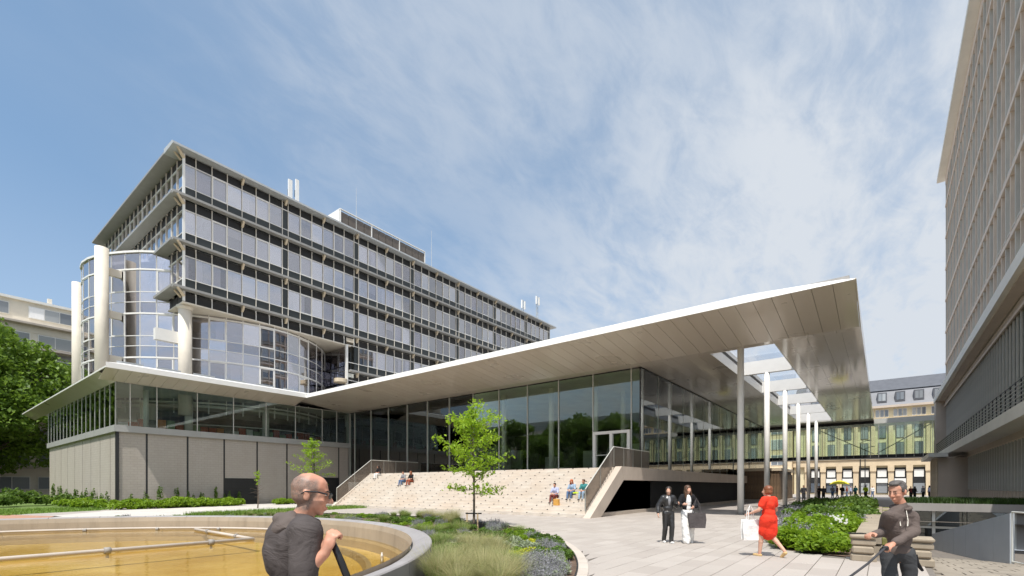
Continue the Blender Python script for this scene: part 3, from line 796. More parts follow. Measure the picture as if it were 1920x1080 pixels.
for k in range(8): pbox('gate_slat', GATE[0] + .08, GATE[1] - .08, WV + .14, WV + .18, .06 + k * .29, .30 + k * .29, M['dark_metal'], gt)
pbox('gate_lintel', GATE[0] + .07, GATE[1] - .07, WV + .12, WV + .38, 2.40, 2.45, M['alu'], pv)
lj = [WV + .12] + [48.6 + 3.08 * k for k in range(0, 8)] + [73.2]
for i, (a, c) in enumerate(zip(lj[:-1], lj[1:])):
    pbox('block_panel', WU + .1, WU + .4, a + .06, c - .06, 0, 5.88, M['block'], pv)
    pbox('joint_post', WU + .16, WU + .36, c - .06, c + .06, 0, 5.88, M['dark_metal'], pv)
pbox('corner_post', WU + .02, WU + .22, WV + .02, WV + .22, 0, 5.88, M['dark_metal'], pv)
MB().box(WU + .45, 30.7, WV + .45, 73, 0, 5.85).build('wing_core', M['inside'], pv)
for i in range(7):
    a = WU - .1 + 20.5 * i / 7; c = WU - .1 + 20.5 * (i + 1) / 7
    pbox('edge_band', a + (.002 if i else 0), c - .002, WV - .1, WV + .5, 5.89, 6.40, M['band'], pv)
for i in range(9):
    a = WV + .5 + 26.2 * i / 9; c = WV + .5 + 26.2 * (i + 1) / 9
    pbox('edge_band', WU - .1, WU + .5, a + .002, c - .002, 5.89, 6.40, M['band'], pv)
MB().box(WU + .51, 30.7, WV + .51, 73, 6.05, 6.39).build('wing_floor', M['inside_floor'], pv)
gx = [WU] + [WU + .9 + 0 * 1, 12.9] + [12.9 + 2.86 * k for k in range(1, 7)] + [30.75]
gx = [WU, 11.25, 13.0] + [13.0 + 2.9 * k for k in range(1, 6)] + [29.2, 30.75]
for i, (a, c) in enumerate(zip(gx[:-1], gx[1:])):
    pbox('glass_pane', a + .03, c - .03, WV, WV + .02, 6.42, ZS - .02, M['glass_wing'], pv)
    pbox('mullion', a - .03, a + .03, WV - .03, WV + .08, 6.40, ZS, M['alu_light'] if i else M['alu'], pv)
for i in range(17):
    a = WV + .03 + 26.4 * i / 17; c = WV + .03 + 26.4 * (i + 1) / 17
    pbox('glass_pane', WU, WU + .02, a + .03, c - .03, 6.42, ZS - .02, M['glass_wing'], pv)
    pbox('mullion', WU - .03, WU + .08, c - .03, c + .03, 6.40, ZS, M['alu_light'], pv)
for u in (16.2, 23.0): MB().cyl(u, 49.5, 6.4, ZS, .32, 20).build('wing_column', M['column'], pv, smooth=True)
MB().cyl(12.9, 49.0, 6.4, ZS, .2, 16).build('wing_column', M['column'], pv, smooth=True)
MB().box(17, 30.7, 58, 58.2, 6.4, ZS).build('wing_rear_wall', M['inside'], pv)
bookc = [plain('book_red', (.45, .09, .04)), plain('book_green', (.25, .35, .2)), plain('book_orange', (.55, .22, .06)), M['inside'], M['inside_wall']]
for i in range(26):
    u = 12.2 + i * .68; h_ = random.uniform(.7, 1.25)
    pbox('shelf_unit', u, u + .6, 50.8, 51.2, 6.4, 6.4 + h_, bookc[random.choice((0, 0, 1, 2, 3, 3, 4))], pv)
MB().box(13.5, 14.6, 52.5, 53, 6.4, 9.2).build('wing_partition', M['cream'], pv)
# ================================================================ OFFICE BLOCK behind the pavilion
TU0, TU1, TV0, TV1 = 15.3, 73.2, 48.0, 73.5
ZR = 30.6; SH = 4.0
tw = empty('office_building', (TU0, TV0, 0), 'long steel and glass office block with dark spandrels and projecting ledges above the white canopy', 'building')
R2 = random.Random(3)
def sep_modules():
    """list of (x0,x1,kind,idx) along the front"""
    out = [(TU0 + .12, TU0 + .95, 'p', 0)]
    x = 16.25
    first = True; k = 0
    while x < TU1 - .5:
        for i in range(6):
            x1 = x + 1.283
            if x1 > TU1: break
            out.append((x, x1, 'p', i + 1)); x = x1
        if x + .6 < TU1: out.append((x, x + .60, 's', 0)); x += .60
        else: break
    return out
MODS = sep_modules()
LIM = 31.3
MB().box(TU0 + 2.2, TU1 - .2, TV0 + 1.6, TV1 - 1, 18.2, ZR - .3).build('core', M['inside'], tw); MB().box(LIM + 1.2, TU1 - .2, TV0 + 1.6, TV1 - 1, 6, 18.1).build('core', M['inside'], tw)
for k in range(6):
    z = ZR - k * SH
    x0 = TU0 + .3 if k <= 3 else LIM
    MB().box(x0 if k < 4 else LIM + .2, TU1 - .1, TV0 + .12, TV1 - .2, z - .45, z - .02).build('floor_slab', M['cream'] if k == 3 else M['inside_wall'], tw)
CURT = ['none', 'none', 'half', 'half', 'full', 'full', 'blind']
def bay(x0, x1, zt, sep_, frame, axis, pane_name='window_pane'):
    """one bay; axis 0 = front (runs along x at y=TV0), 1 = left side (runs along y at x=TU0)"""
    def bx(name, a, c, d0, d1, z0, z1, mat, par=tw):
        if axis == 0: return pbox(name, a, c, TV0 + d0, TV0 + d1, z0, z1, mat, par)
        return pbox(name, TU0 + d0, TU0 + d1, a, c, z0, z1, mat, par)
    bx('louvre_panel', x0 + .03, x1 - .03, .05, .10, zt - .82, zt - .06, M['louvre'])
    bx('spandrel_panel', x0 + .03, x1 - .03, .02, .07, zt - 3.68, zt - 2.84, M['spandrel'])
    bx('mullion', x1 - .024, x1 + .024, -.05, .12, zt - 3.9, zt - .02, M['mullion_cream'])
    if sep_:
        bx('spandrel_panel', x0 + .04, x1 - .04, .03, .08, zt - 2.78, zt - .9, M['spandrel']); return
    f = bx(pane_name, x0 + .03, x1 - .03, .04, .055, zt - 2.78, zt - .88, M['glass_tower'])
    if frame:
        w = .08
        bx('sash_frame', x0 + .03, x0 + .03 + w, -.01, .10, zt - 2.79, zt - .87, M['white'], f); bx('sash_frame', x1 - .03 - w, x1 - .03, -.01, .10, zt - 2.79, zt - .87, M['white'], f)
        bx('sash_frame', x0 + .03 + w, x1 - .03 - w, -.01, .10, zt - 2.79, zt - 2.71, M['white'], f); bx('sash_frame', x0 + .03 + w, x1 - .03 - w, -.01, .10, zt - .95, zt - .87, M['white'], f)
    c = R2.choice(CURT)
    if c == 'blind': bx('roller_blind', x0 + .04, x1 - .04, .20, .22, zt - .86 - R2.uniform(.4, 1.5), zt - .86, M['cream'])
    elif c == 'full': bx('curtain', x0 + .04, x1 - .04, .30, .33, zt - 2.81, zt - .86, M['curtain'])
    elif c == 'half':
        t = R2.uniform(.25, .65) * (x1 - x0)
        if R2.random() < .5: bx('curtain', x0 + .04, x0 + t, .30, .33, zt - 2.81, zt - .86, M['curtain'])
        else: bx('curtain', x1 - t, x1 - .04, .30, .33, zt - 2.81, zt - .86, M['curtain'])
for k in range(5):
    zt = ZR - k * SH
    for (a, c, kind, i) in MODS:
        if k >= 3 and a < LIM - .1: continue
        if k == 3 and False: continue
        bay(a, c, zt, kind == 's', i in (2, 5), 0)
    # white transoms
    xa = TU0 if k < 3 else LIM
    for zz_ in (zt - .85, zt - 2.81):
        pbox('transom', xa + .1, TU1 - .05, TV0 - .03, TV0 + .10, zz_ - .03, zz_ + .03, M['white'], tw)
    # ledge at the foot of the storey
    zl = zt - SH
    if k < 4:
        n = 8
        for i in range(n):
            a = xa - .9 + (TU1 + 1 - xa + .9) * i / n; c = xa - .9 + (TU1 + 1 - xa + .9) * (i + 1) / n
            if k >= 3 and i == 0: a = LIM + .2
            MB().prism([(TV0 - .50, zl + .10), (TV0 - .50, zl + .30), (TV0 - .06, zl + .30), (TV0 - .06, zl + .04)], 0, a + .002, c - .002).build('ledge', M['ledge'], tw)
    # brackets under ledges and eaves
    zz_ = zt if k else zt
    xb = 16.25 + 3 * 1.283
    x = xb if k < 4 else xb
    while x < TU1:
        if x > (LIM if k >= 4 else TU0):
            MB().prism([(TV0 - .42, zz_ + .08), (TV0 - .02, zz_ + .08), (TV0 - .02, zz_ - .42), (TV0 - .18, zz_ - .38), (TV0 - .42, zz_ - .06)], 0, x - .09, x + .09).build('bracket', M['cream_dark'], tw)
        x += 4.15
    if k < 4:
        MB().tube([(TU0 - .6, TV0 - .45, zz_ + .1), (TU0 + .02, TV0 + .02, zz_ - .35)], [.09, .16], 8).build('bracket', M['cream_dark'], tw)
        MB().tube([(TU0 - .55, TV0 + .5, zz_ + .1), (TU0 - .02, TV0 + .5, zz_ - .4)], [.08, .12], 8).build('bracket', M['cream_dark'], tw)
# dark strip over the soffit below the third ledge, front part
for (a, c, kind, i) in MODS:
    if a < LIM - .1:
        pbox('louvre_panel', a + .03, min(c, LIM) - .03, TV0 + .05, TV0 + .10, ZR - 12.82, ZR - 12.05, M['louvre'], tw)
        pbox('mullion', c - .028, c + .028, TV0 - .05, TV0 + .12, ZR - 12.9, ZR - 11.98, M['white'], tw)
SZ = ZR - 12.85
MB().box(TU0 - .06, LIM + .6, TV0 + .0, TV0 + 9, SZ - .12, SZ).build('overhang_soffit', M['cream'], tw)
pbox('corner_post', TU0 - .06, TU0 + .12, TV0 - .06, TV0 + .12, ZR - 12.8, ZR, M['white'], tw)
# left side face (x = TU0), three storeys
ns = 18; DY = (TV1 - TV0 - .3) / ns
for k in range(3):
    zt = ZR - k * SH
    for i in range(ns):
        a = TV0 + .14 + i * DY; bay(a, a + DY, zt, False, i % 3 == 1, 1, 'side_window_pane')
    for zz_ in (zt - .85, zt - 2.81): pbox('transom', TU0 - .03, TU0 + .1, TV0 + .1, TV1, zz_ - .03, zz_ + .03, M['white'], tw)
    zl = zt - SH
    if k == 2:
        for i in range(4): pbox('louvre_panel', TU0 + .05, TU0 + .1, TV0 + .14 + i * DY + .03, TV0 + .14 + (i + 1) * DY - .03, zl - .82, zl - .06, M['louvre'], tw)
    n = 6 if k < 2 else 2; y1_ = TV1 + 1 if k < 2 else TV0 + 4.6
    for i in range(n):
        a = TV0 - .50 + (y1_ - TV0 + .50) * i / n; c = TV0 - .50 + (y1_ - TV0 + .50) * (i + 1) / n
        MB().prism([(TU0 - .95, zl + .16), (TU0 - .95, zl + .36), (TU0 - .06, zl + .36), (TU0 - .06, zl + .06)], 1, a + (.45 if i == 0 else .002), c - .002).build('ledge', M['ledge'], tw)
# eaves: wide flat metal roof edge
for i in range(8):
    a = TU0 - 1 + (TU1 + 2 - TU0) * i / 8; c = TU0 - 1 + (TU1 + 2 - TU0) * (i + 1) / 8
    MB().prism([(TV0 - .75, ZR + .06), (TV0 - .75, ZR + .24), (TV0 - .5, ZR + .38), (TV0 + 1.5, ZR + .45), (TV0 + 1.5, ZR + .02)], 0, a + .002, c - .002).build('eaves_panel', M['roof_grey'], tw)
for i in range(6):
    a = TV0 + 1.5 + (TV1 - .5 - TV0) * i / 6; c = TV0 + 1.5 + (TV1 - .5 - TV0) * (i + 1) / 6
    MB().prism([(TU0 - 1.0, ZR + .06), (TU0 - 1.0, ZR + .24), (TU0 - .7, ZR + .36), (TU0 + 1.5, ZR + .44), (TU0 + 1.5, ZR + .02)], 1, a + .002, c - .002).build('eaves_panel', M['ledge'], tw)
MB().box(TU0 + 1.51, TU1 + .5, TV0 + 1.51, TV1, ZR + .01, ZR + .42).build('roof', M['roofdeck'], tw)
MB().box(TU1, TU1 + .1, TV0 + .2, TV1, 8, ZR).build('end_wall', M['cream'], tw)
# rooftop plant room with slatted screen
MB().box(32, 44.8, 50.5, 56, ZR + .5, 34.0).build('plant_room', M['inside'], tw)
slat = plain('screen_panel', (.12, .10, .085), .6, var=.2)
for i in range(12):
    a = 31.9 + i * 1.08
    p_ = pbox('screen_panel', a + .04, a + 1.04, 50.2, 50.26, ZR + .7, 33.9, slat, tw)
    if i % 4 == 0: pbox('screen_post', a - .07, a + .03, 50.1, 50.3, ZR + .5, 34.1, M['white'], tw)
pbox('screen_post', 31.9 + 12 * 1.08, 32 + 12 * 1.08, 50.1, 50.3, ZR + .5, 34.1, M['white'], tw)
pbox('screen_rail', 31.8, 44.95, 50.08, 50.3, 34.1, 34.2, M['white'], tw)
MB().prism([(50.2, ZR + .5), (50.2, 34.1), (53.5, 34.1), (55.5, ZR + .5)], 0, 31.7, 31.8).build('screen_end', M['white'], tw)

# curved glass volume: bulge in front and drum on the left
CV = [(31.35, 52.6), (30.2, 51.3), (28.9, 50.2), (27.5, 49.35), (26.1, 48.75), (24.7, 48.4), (23.3, 48.28), (21.9, 48.42), (20.5, 48.75), (19.2, 49.2), (17.9, 49.75), (16.7, 50.45), (15.6, 51.35), (14.55, 52.3), (13.6, 53.35), (12.8, 54.6), (12.1, 55.9), (11.5, 57.3), (11.1, 58.8), (10.95, 60.3), (11.1, 61.8), (11.6, 63.2), (12.6, 64.5), (14.1, 65.6), (15.9, 66.2)]
def panel(name, p, q, z0, z1, mat, par=tw, t=.02, ins=.03, off=0):
    dx, dy = q[0] - p[0], q[1] - p[1]; l = hypot(dx, dy); u = (dx / l, dy / l)
    p2 = (p[0] + u[0] * ins + u[1] * -off, p[1] + u[1] * ins + u[0] * off); q2 = (q[0] - u[0] * ins - u[1] * off, q[1] - u[1] * ins + u[0] * off)
    return MB().obox(p2, q2, t, z0, z1).build(name, mat, par)
floors = [(21.4 - 4 * i) for i in range(4)]       # white floor lines
for i, (p, q) in enumerate(zip(CV[:-1], CV[1:])):
    left = i >= 11; top = 22.95 if left else SZ - .12
    rows = []
    if left: rows.append((21.48, 22.9, 'curved_pane', 0))
    for fl_ in floors[(0 if left else 1):]:
        # from the floor line down: window, two spandrel lights
        rows += [(fl_ - 2.0, fl_ - .08, 'curved_pane', 1), (fl_ - 2.92, fl_ - 2.06, 'curved_spandrel', 2), (fl_ - 3.92, fl_ - 2.98, 'curved_spandrel', 2)]
    if not left: rows = [(17.45, top, 'curved_pane', 0)] + [r for r in rows if r[0] > 5.5]
    for z0, z1, nm, kd in rows:
        if z0 < 8.4: continue
        mat = M['glass_curve']
        pn = panel(nm, p, q, z0, z1, mat)
        if kd == 1 and i % 3 == 0:
            for zz_ in (z0, z1 - .08): panel('sash_frame', p, q, zz_, zz_ + .08, M['white'], pn, .09)
            dx, dy = (q[0] - p[0]), (q[1] - p[1])
            for t0, t1 in ((.03, .09), (.91, .97)):
                panel('sash_frame', (p[0] + dx * t0, p[1] + dy * t0), (p[0] + dx * t1, p[1] + dy * t1), z0 + .08, z1 - .08, M['white'], pn, .09, 0)
        # backing: dark blind panels behind the lower lights, curtains behind windows
        if kd == 2: panel('back_panel', p, q, z0, z1, M['spandrel'] if (i + int(z0)) % 5 else M['inside_wall'], tw, .04, .02, -.28)
        elif kd == 1 and R2.random() < .5:
            t0 = R2.uniform(0, .4); t1 = t0 + R2.uniform(.25, .6)
            dx, dy = (q[0] - p[0]), (q[1] - p[1])
            panel('curtain', (p[0] + dx * t0, p[1] + dy * t0), (p[0] + dx * t1, p[1] + dy * t1), z0, z1, M['curtain'], tw, .03, 0, -.35)
    MB().box(q[0] - .04, q[0] + .04, q[1] - .04, q[1] + .04, 8.4, top).build('mullion', M['white'], tw)
    for fl_ in floors[(0 if left else 1):]:
        panel('floor_line', p, q, fl_ - .07, fl_ + .07, M['white'], tw, .16, 0)
        panel('glazing_bar', p, q, fl_ - 2.06, fl_ - 2.0, M['white'], tw, .08, 0); panel('glazing_bar', p, q, fl_ - 2.98, fl_ - 2.92, M['white'], tw, .08, 0)
    if left: panel('parapet_rim', p, q, 22.9, 23.08, M['white'], tw, .3, 0)
cen = [(p[0] + (22 - p[0]) * .06 + 0, p[1] + .9) if i < 13 else (p[0] + 1.0, p[1] + .3) for i, p in enumerate(CV)]
fillp = cen + [(31.2, 66)]
for fz, poly_ in ((22.85, [c for c in cen[11:]] + [(17, 53)]), (17.4, fillp), (13.4, fillp), (9.4, fillp)):
    MB().prism([(p[0], p[1]) for p in poly_], 2, fz - .3, fz - .02).build('floor_slab', M['inside_wall'], tw)
MB().prism([(30.5, 54.5), (27, 52.6), (23.5, 51.8), (20, 52.6), (17.5, 54.0), (15.6, 56.5), (15, 60), (16, 63.5), (30, 64)], 2, 8.5, 17.0).build('inner_core', M['inside'], tw); MB().prism([(19, 55), (15.6, 56.5), (14.4, 60), (15.4, 63.5), (20, 64)], 2, 17.5, 22.5).build('inner_core', M['inside'], tw)
# inner corner of the curved volume: post and return
pbox('corner_post', LIM - .12, LIM + .12, TV0 - .1, TV0 + .14, 8.4, SZ, M['white'], tw)
for z0, z1 in ((15.4, 17.5), (13.5, 15.3), (11.4, 13.3), (9.4, 11.3)):
    for j in range(3): pbox('return_pane', LIM, LIM + .02, TV0 + .2 + j * 1.45, TV0 + .2 + j * 1.45 + 1.4, z0, z1, M['glass_curve'], tw)
MB().box(LIM + .6, LIM + .7, TV0 + .2, 53, 8, 17).build('return_wall', M['spandrel'], tw)
MB().cyl(LIM - .6, TV0 + .3, 13.35, 13.75, .75, 20).build('balcony_disc', M['cream_dark'], tw)
# round columns
MB().cyl(15.75, 49.0, 8.0, SZ - .12, .52, 28).cyl(15.75, 49.0, SZ - .45, SZ - .12, .52, 28, r2=.68).build('round_column', M['cream'], tw, smooth=True)
MB().cyl(11.15, 54.6, 8.0, 22.75, .50, 28).build('round_column', M['cream'], tw, smooth=True)
MB().cyl(12.55, 71.8, 8.0, 24.6, .50, 28).build('round_column', M['cream'], tw, smooth=True)
for z in (21.3, 17.5, 13.5, 9.5):
    MB().box(11.3, 12.6, 54.75, 55.05, z - .7, z - .05).build('column_tie', M['cream'], tw)
    MB().box(12.3, 12.8, 71.4, 73, z - .3, z + .3).build('column_tie', M['cream'], tw)
MB().box(13.6, 15.6, 49.2, 49.7, 14.3, 15.3).build('column_tie', M['white'], tw)
# side glass between the drum and the far column
for i in range(6):
    pbox('drum_return_wall', 14.6, 14.8, 65.8 + i, 66.78 + i, 8.4, 22.6, M['inside_wall'], tw)

# rooftop antennas (things of their own)
def panel_antenna(x, y, z, w, h_, label, both=False):
    e = empty('roof_antenna', (x, y, z), label, 'antenna')
    MB().cyl(x, y, z, z + h_, .05, 8).build('mast', M['dark_metal'], e)
    MB().box(x - w / 2, x + w / 2, y - .2, y - .05, z + h_ * .35, z + h_).build('antenna_panel', M['white'], e)
    MB().box(x - .12, x + .12, y + .05, y + .2, z + h_ * .5, z + h_ * .7).build('radio_unit', M['dark_metal'], e)
def antenna_at(px, py_top, y, z0):
    s = (px - 960) / 896; D = y / (.613 - s * .790); x = D * (.790 + s * .613); return x, EYE + (912 - py_top) * D / 896
x, zt = antenna_at(543, 338, 49.8, 31); panel_antenna(x, 49.8, 31.05, .42, zt - 31.05, 'tall white panel antenna on the roof edge, left of the pair')
x, zt = antenna_at(556, 338, 49.8, 31); panel_antenna(x, 49.8, 31.05, .36, zt - 31.05, 'white antenna on a dark mast on the roof edge, right of the pair')
for px, pt, lab in ((980, 562, 'small lattice mobile phone mast near the far right end of the office roof'), (1007, 555, 'taller lattice mobile phone mast nearest the far right end of the office roof')):
    x, zt = antenna_at(px, pt, 50, 31); e = empty('phone_mast', (x, 50, 31), lab, 'mast')
    for dx in (-.25, .25): MB().cyl(x + dx, 50, 31, zt, .05, 6).build('mast_leg', M['alu'], e)
    for k in range(6): MB().tube([(x - .25, 50, 31 + k * (zt - 31) / 6), (x + .25, 50, 31 + (k + 1) * (zt - 31) / 6)], .03, 5).build('lattice_bar', M['alu'], e)
    for dx in (-.45, .42): MB().box(x + dx - .1, x + dx + .1, 49.75, 49.95, zt - 1.6, zt - .2).build('antenna_panel', M['white'], e)
for px, pt, lab in ((668, 352, 'thin tall lightning rod in front of the rooftop plant room'), (809, 432, 'thin lightning rod just right of the rooftop plant room')):
    x, zt = antenna_at(px, pt, 49.5, 31); tag(MB().tube([(x, 49.5, 31), (x, 49.5, zt)], [.035, .012], 6).build('lightning_rod', M['alu_light'], at=(x, 49.5, 31)), lab, 'rod')

# ================================================================ apartment house far left
ap = empty('apartment_house', (0, 100, 0), 'cream apartment house with bands of windows behind the tree at the far left', 'building')
AU0, AU1, AV = -34, 33, 100
MB().box(AU0, AU1, AV, AV + 14, 0, 26.2).build('wall', M['cream'], ap)
MB().box(AU0, AU1, AV + 1.6, AV + 13, 26.3, 29.4).build('set_back_storey', M['cream'], ap); MB().box(AU0 - .3, AU1 + .3, AV + 1.2, AV + 13.2, 29.4, 29.75).build('roof', M['white'], ap)
for k in range(7):
    z = 25.6 - k * 3.55
    MB().box(AU0, AU1, AV - .9, AV + .1, z - .05, z + .22).build('balcony_slab', M['conc_pale'], ap)
    if k < 6:
        MB().box(AU0, AU1, AV - .05, AV - .01, z - 1.1, z - .25).build('storey_band', M['conc_grey'] if k % 2 else M['cream'], ap)
    n = 14
    for i in range(n):
        a = AU0 + 1 + i * 4.6
        if a + 3.8 > AU1: break
        f = pbox('window', a, a + 3.8, AV - .10, AV - .02, z - 3.1, z - 1.2, M['white'], ap)
        pbox('pane', a + .1, a + 1.85, AV - .14, AV - .11, z - 3.0, z - 1.3, M['glass_win'] if 'glass_win' in M else M['glass_dark'], f)
        pbox('pane', a + 1.95, a + 3.7, AV - .14, AV - .11, z - 3.0, z - 1.3, M['glass_win'] if 'glass_win' in M else M['glass_dark'], f)
for i in range(9):
    a = AU0 + 3 + i * 7.2
    f = pbox('window', a, a + 5.2, AV + 1.5, AV + 1.59, 27.0, 28.8, M['white'], ap)
    for j in range(3): pbox('pane', a + .1 + j * 1.7, a + 1.7 + j * 1.7, AV + 1.45, AV + 1.49, 27.1, 28.7, M['curtain'] if (i + j) % 3 == 0 else M['glass_win'] if 'glass_win' in M else M['glass_dark'], f)
for x in (3.5, 22): MB().box(x, x + 5.5, AV + 4, AV + 8, 29.7, 31.2).box(x + .6, x + 4.8, AV + 4.4, AV + 7, 31.2, 31.7).build('roof_plant', M['louvre'], ap)
MB().box(11, 26, AV + 5, AV + 8, 29.75, 30.5).build('roof_plant', M['louvre'], ap)
MB().box(14.5, 15, AV + 3, AV + 3.5, 26.3, 31).build('chimney', M['cream'], ap)
# ================================================================ BRIDGE between pavilion and right building
br = empty('footbridge', (75, 4, 5), 'glazed footbridge on the upper level linking the pavilion to the grey building on the right', 'bridge')
BU0, BU1, BV0, BV1 = 73.8, 77.0, -5.4, 12.8
MB().box(BU0, BU1, BV0, BV1, 5.15, 5.55).build('bridge_floor', M['dark_metal'], br)
MB().box(BU0 - .1, BU1 + .1, BV0, .85, 9.35, 9.95).build('bridge_roof', M['alu_light'], br)
MB().box(BU0, BU1, .86, BV1, 9.40, 9.69).build('bridge_beam', M['dark_metal'], br)
nb = 22
for side, u in ((0, BU0), (1, BU1 - .02)):
    for i in range(nb):
        a = BV0 + (BV1 - BV0) * i / nb; c = BV0 + (BV1 - BV0) * (i + 1) / nb
        pbox('bridge_pane', u, u + .02, a + .02, c - .02, 5.56, 9.34, M['glass_bridge'], br)
        pbox('bridge_fin', u - (.12 if not side else 0), u + (.02 if not side else .12), a - .02, a + .02, 5.2, 9.36, M['alu_light'] if a < .9 else M['alu'], br)
for a, c in ((-4.9, .6), (6.5, .9)):
    MB().tube([(BU0 + .4, a, 9.3 if a < 0 else 8.9), (BU0 + .4, c, 5.7)], .05, 6).build('diagonal_brace', M['alu_light'], br)

# ================================================================ RIGHT BUILDING
rb = empty('slab_building', (40, -6, 0), 'tall shaded grey slab building with ribbed windows, deep ledge and railed balcony on the right', 'building')
FX0, FX1 = 25.5, 74.0
TF = -5.8
stone = plain('brown_stone', (.55, .465, .385), .75, var=.08, scale=.5, kind='World', grime=.3)
rib_m = plain('beige_rib', (.70, .58, .475), .7, var=.08, scale=1)
rib_g = plain('grey_rib', (.58, .55, .49), .7, var=.08, scale=1)
sill_m = plain('cream_ledge', (.78, .74, .66), .6, var=.06, scale=.5, kind='World')
MB().box(FX0 + .1, FX1 - .02, -22, TF - .32, 11.9, 37.2).build('tower_body', stone, rb)
MB().box(FX0 + .1, FX1 - 2.1, -22, -6.6, .3, 11.3).build('lower_body', stone, rb)
nb = 37; BW = (FX1 - FX0 - .4) / nb; ST = 3.62
for k in range(7):
    z = 11.95 + k * ST
    for i in range(nb):
        a = FX0 + .2 + i * BW
        f = pbox('window_pane', a + .14, a + BW - .14, TF - .26, TF - .22, z + 1.05, z + ST - .35, M['glass_win'], rb)
        pbox('sill_block', a + .14, a + BW - .14, TF - .28, TF - .12, z + .75, z + 1.04, M['inside'] if (i + k) % 3 == 0 else rib_g, rb) if (k < 5 and a > 33) else None
        if (i * 7 + k * 5) % 4 == 0 and a > 33: pbox('blind', a + .15, a + BW - .15, TF - .21, TF - .19, z + ST - .35 - R2.uniform(.4, 1.5), z + ST - .36, rib_g, f)
    pbox('floor_band', FX0 + .1, FX1, TF - .3, TF + .14, z + .02, z + .30, rib_m, rb)
    pbox('floor_rail', FX0 + .1, FX1, TF - .3, TF + .04, z + .62, z + .74, rib_g, rb)
for i in range(nb + 1):
    a = FX0 + .2 + i * BW
    pbox('rib', a - .07, a + .07, TF - .3, TF + .10, 11.9, 37.15, rib_m if i % 2 == 0 else rib_g, rb)
MB().box(FX0, FX1 + .02, TF - .25, TF + .12, 36.3, 37.19).build('top_band', rib_m, rb)
MB().box(FX0 - .3, FX1 + .9, -22.5, -5.0, 37.2, 37.65).build('roof_slab', sill_m, rb)
MB().box(FX0, FX1 - 4, -22, TF - .4, 37.65, 39.5).build('roof_storey', stone, rb)
MB().box(FX0 - .3, FX1, -22, -4.66, 11.25, 11.88).build('deep_ledge', sill_m, rb)
MB().box(FX0 - .3, FX1 - .1, -5.45, -4.9, 11.18, 11.245).build('ledge_soffit', stone, rb)
# first floor: glazing behind the balcony
MB().box(FX0, FX1 - 2, -5.9, -5.5, 10.75, 11.15).build('lintel', stone, rb); MB().box(FX0, FX1 - 2, -5.5, -5.42, 10.55, 10.70).build('lintel_strip', rib_m, rb)
MB().box(FX0, FX1 - 2, -6.5, -6.3, 5.3, 10.7).build('back_wall', M['inside'], rb)
blind = plain('vertical_blind', (.84, .86, .83), .7, var=.05)
x = FX0 + .3; i = 0
while x < FX1 - 2.4:
    w = .92
    pbox('balcony_pane', x + .02, x + w - .02, -5.62, -5.60, 5.45, 10.55, M['glass_wing'], rb)
    pbox('pane_mullion', x - .03, x + .03, -5.68, -5.52, 5.3, 10.6, rib_g, rb)
    if (i * 13) % 5 != 1: pbox('vertical_blind', x + .06, x + w * R2.uniform(.55, .92), -5.80, -5.78, 5.5, 10.5, blind, rb)
    x += w; i += 1
MB().box(FX1 - 2.0, FX1, -8, -4.72, 5.26, 11.2).build('end_pier', stone, rb)
MB().box(FX0 - .3, FX1 + .1, -8, -4.66, 4.66, 5.25).build('balcony_slab', sill_m, rb)
rl = M['dark_metal']
for k in range(6): pbox('rail_bar', FX0, FX1, -4.76, -4.73, 5.42 + k * .18, 5.445 + k * .18, M['alu'] if k < 5 else rl, rb)
x = FX0
while x < FX1: pbox('rail_post', x - .025, x + .025, -4.80, -4.75, 5.25, 6.40, rl, rb); x += 1.15
# ground floor
MB().box(FX0, FX1 - 2, -6.4, -5.86, 4.2, 4.66).build('wall_strip', stone, rb); MB().box(FX0, 57, -5.86, -5.78, 4.16, 4.26).build('head_rail', rib_m, rb)
MB().box(FX0, 57, -6.5, -6.42, .3, 4.2).build('ground_floor_wall', M['inside_wall'], rb)
x = FX0 + .2; i = 0
while x < 56.5:
    w = .86
    pbox('ground_floor_pane', x + .05, x + w - .05, -6.0, -5.97, 1.45, 4.15, M['glass_wing'], rb)
    pbox('window_fin', x - .06, x + .06, -6.1, -5.72, 1.40, 4.19, rib_g, rb)
    pbox('dado_panel', x + .03, x + w - .03, -6.0, -5.9, .32, 1.38, stone, rb)
    pbox('dado_fin', x - .03, x + .03, -6.0, -5.8, .32, 1.38, rib_m, rb)
    x += w; i += 1
MB().box(FX0, 57, -6.4, -5.7, -1.2, .31).build('base_wall', M['conc_grey'], rb)
MB().prism([(24.6, -1.2), (24.6, .95), (29.5, .75), (36, .30), (57, .30), (57, -1.2)], 1, -5.69, -5.45).build('ramp_wall', M['conc_pale'], rb)
MB().box(57, 66, -8, -3.9, 0, 4.2).build('entrance_block', stone, rb)
MB().box(56.2, 66.4, -4.5, -3.2, 4.25, 4.6).build('entrance_canopy', M['alu_light'], rb)
for i in range(5): pbox('entrance_fin', 57.5 + i * 1.3, 57.8 + i * 1.3, -3.89, -3.75, .2, 4.2, M['cream_dark'], rb)

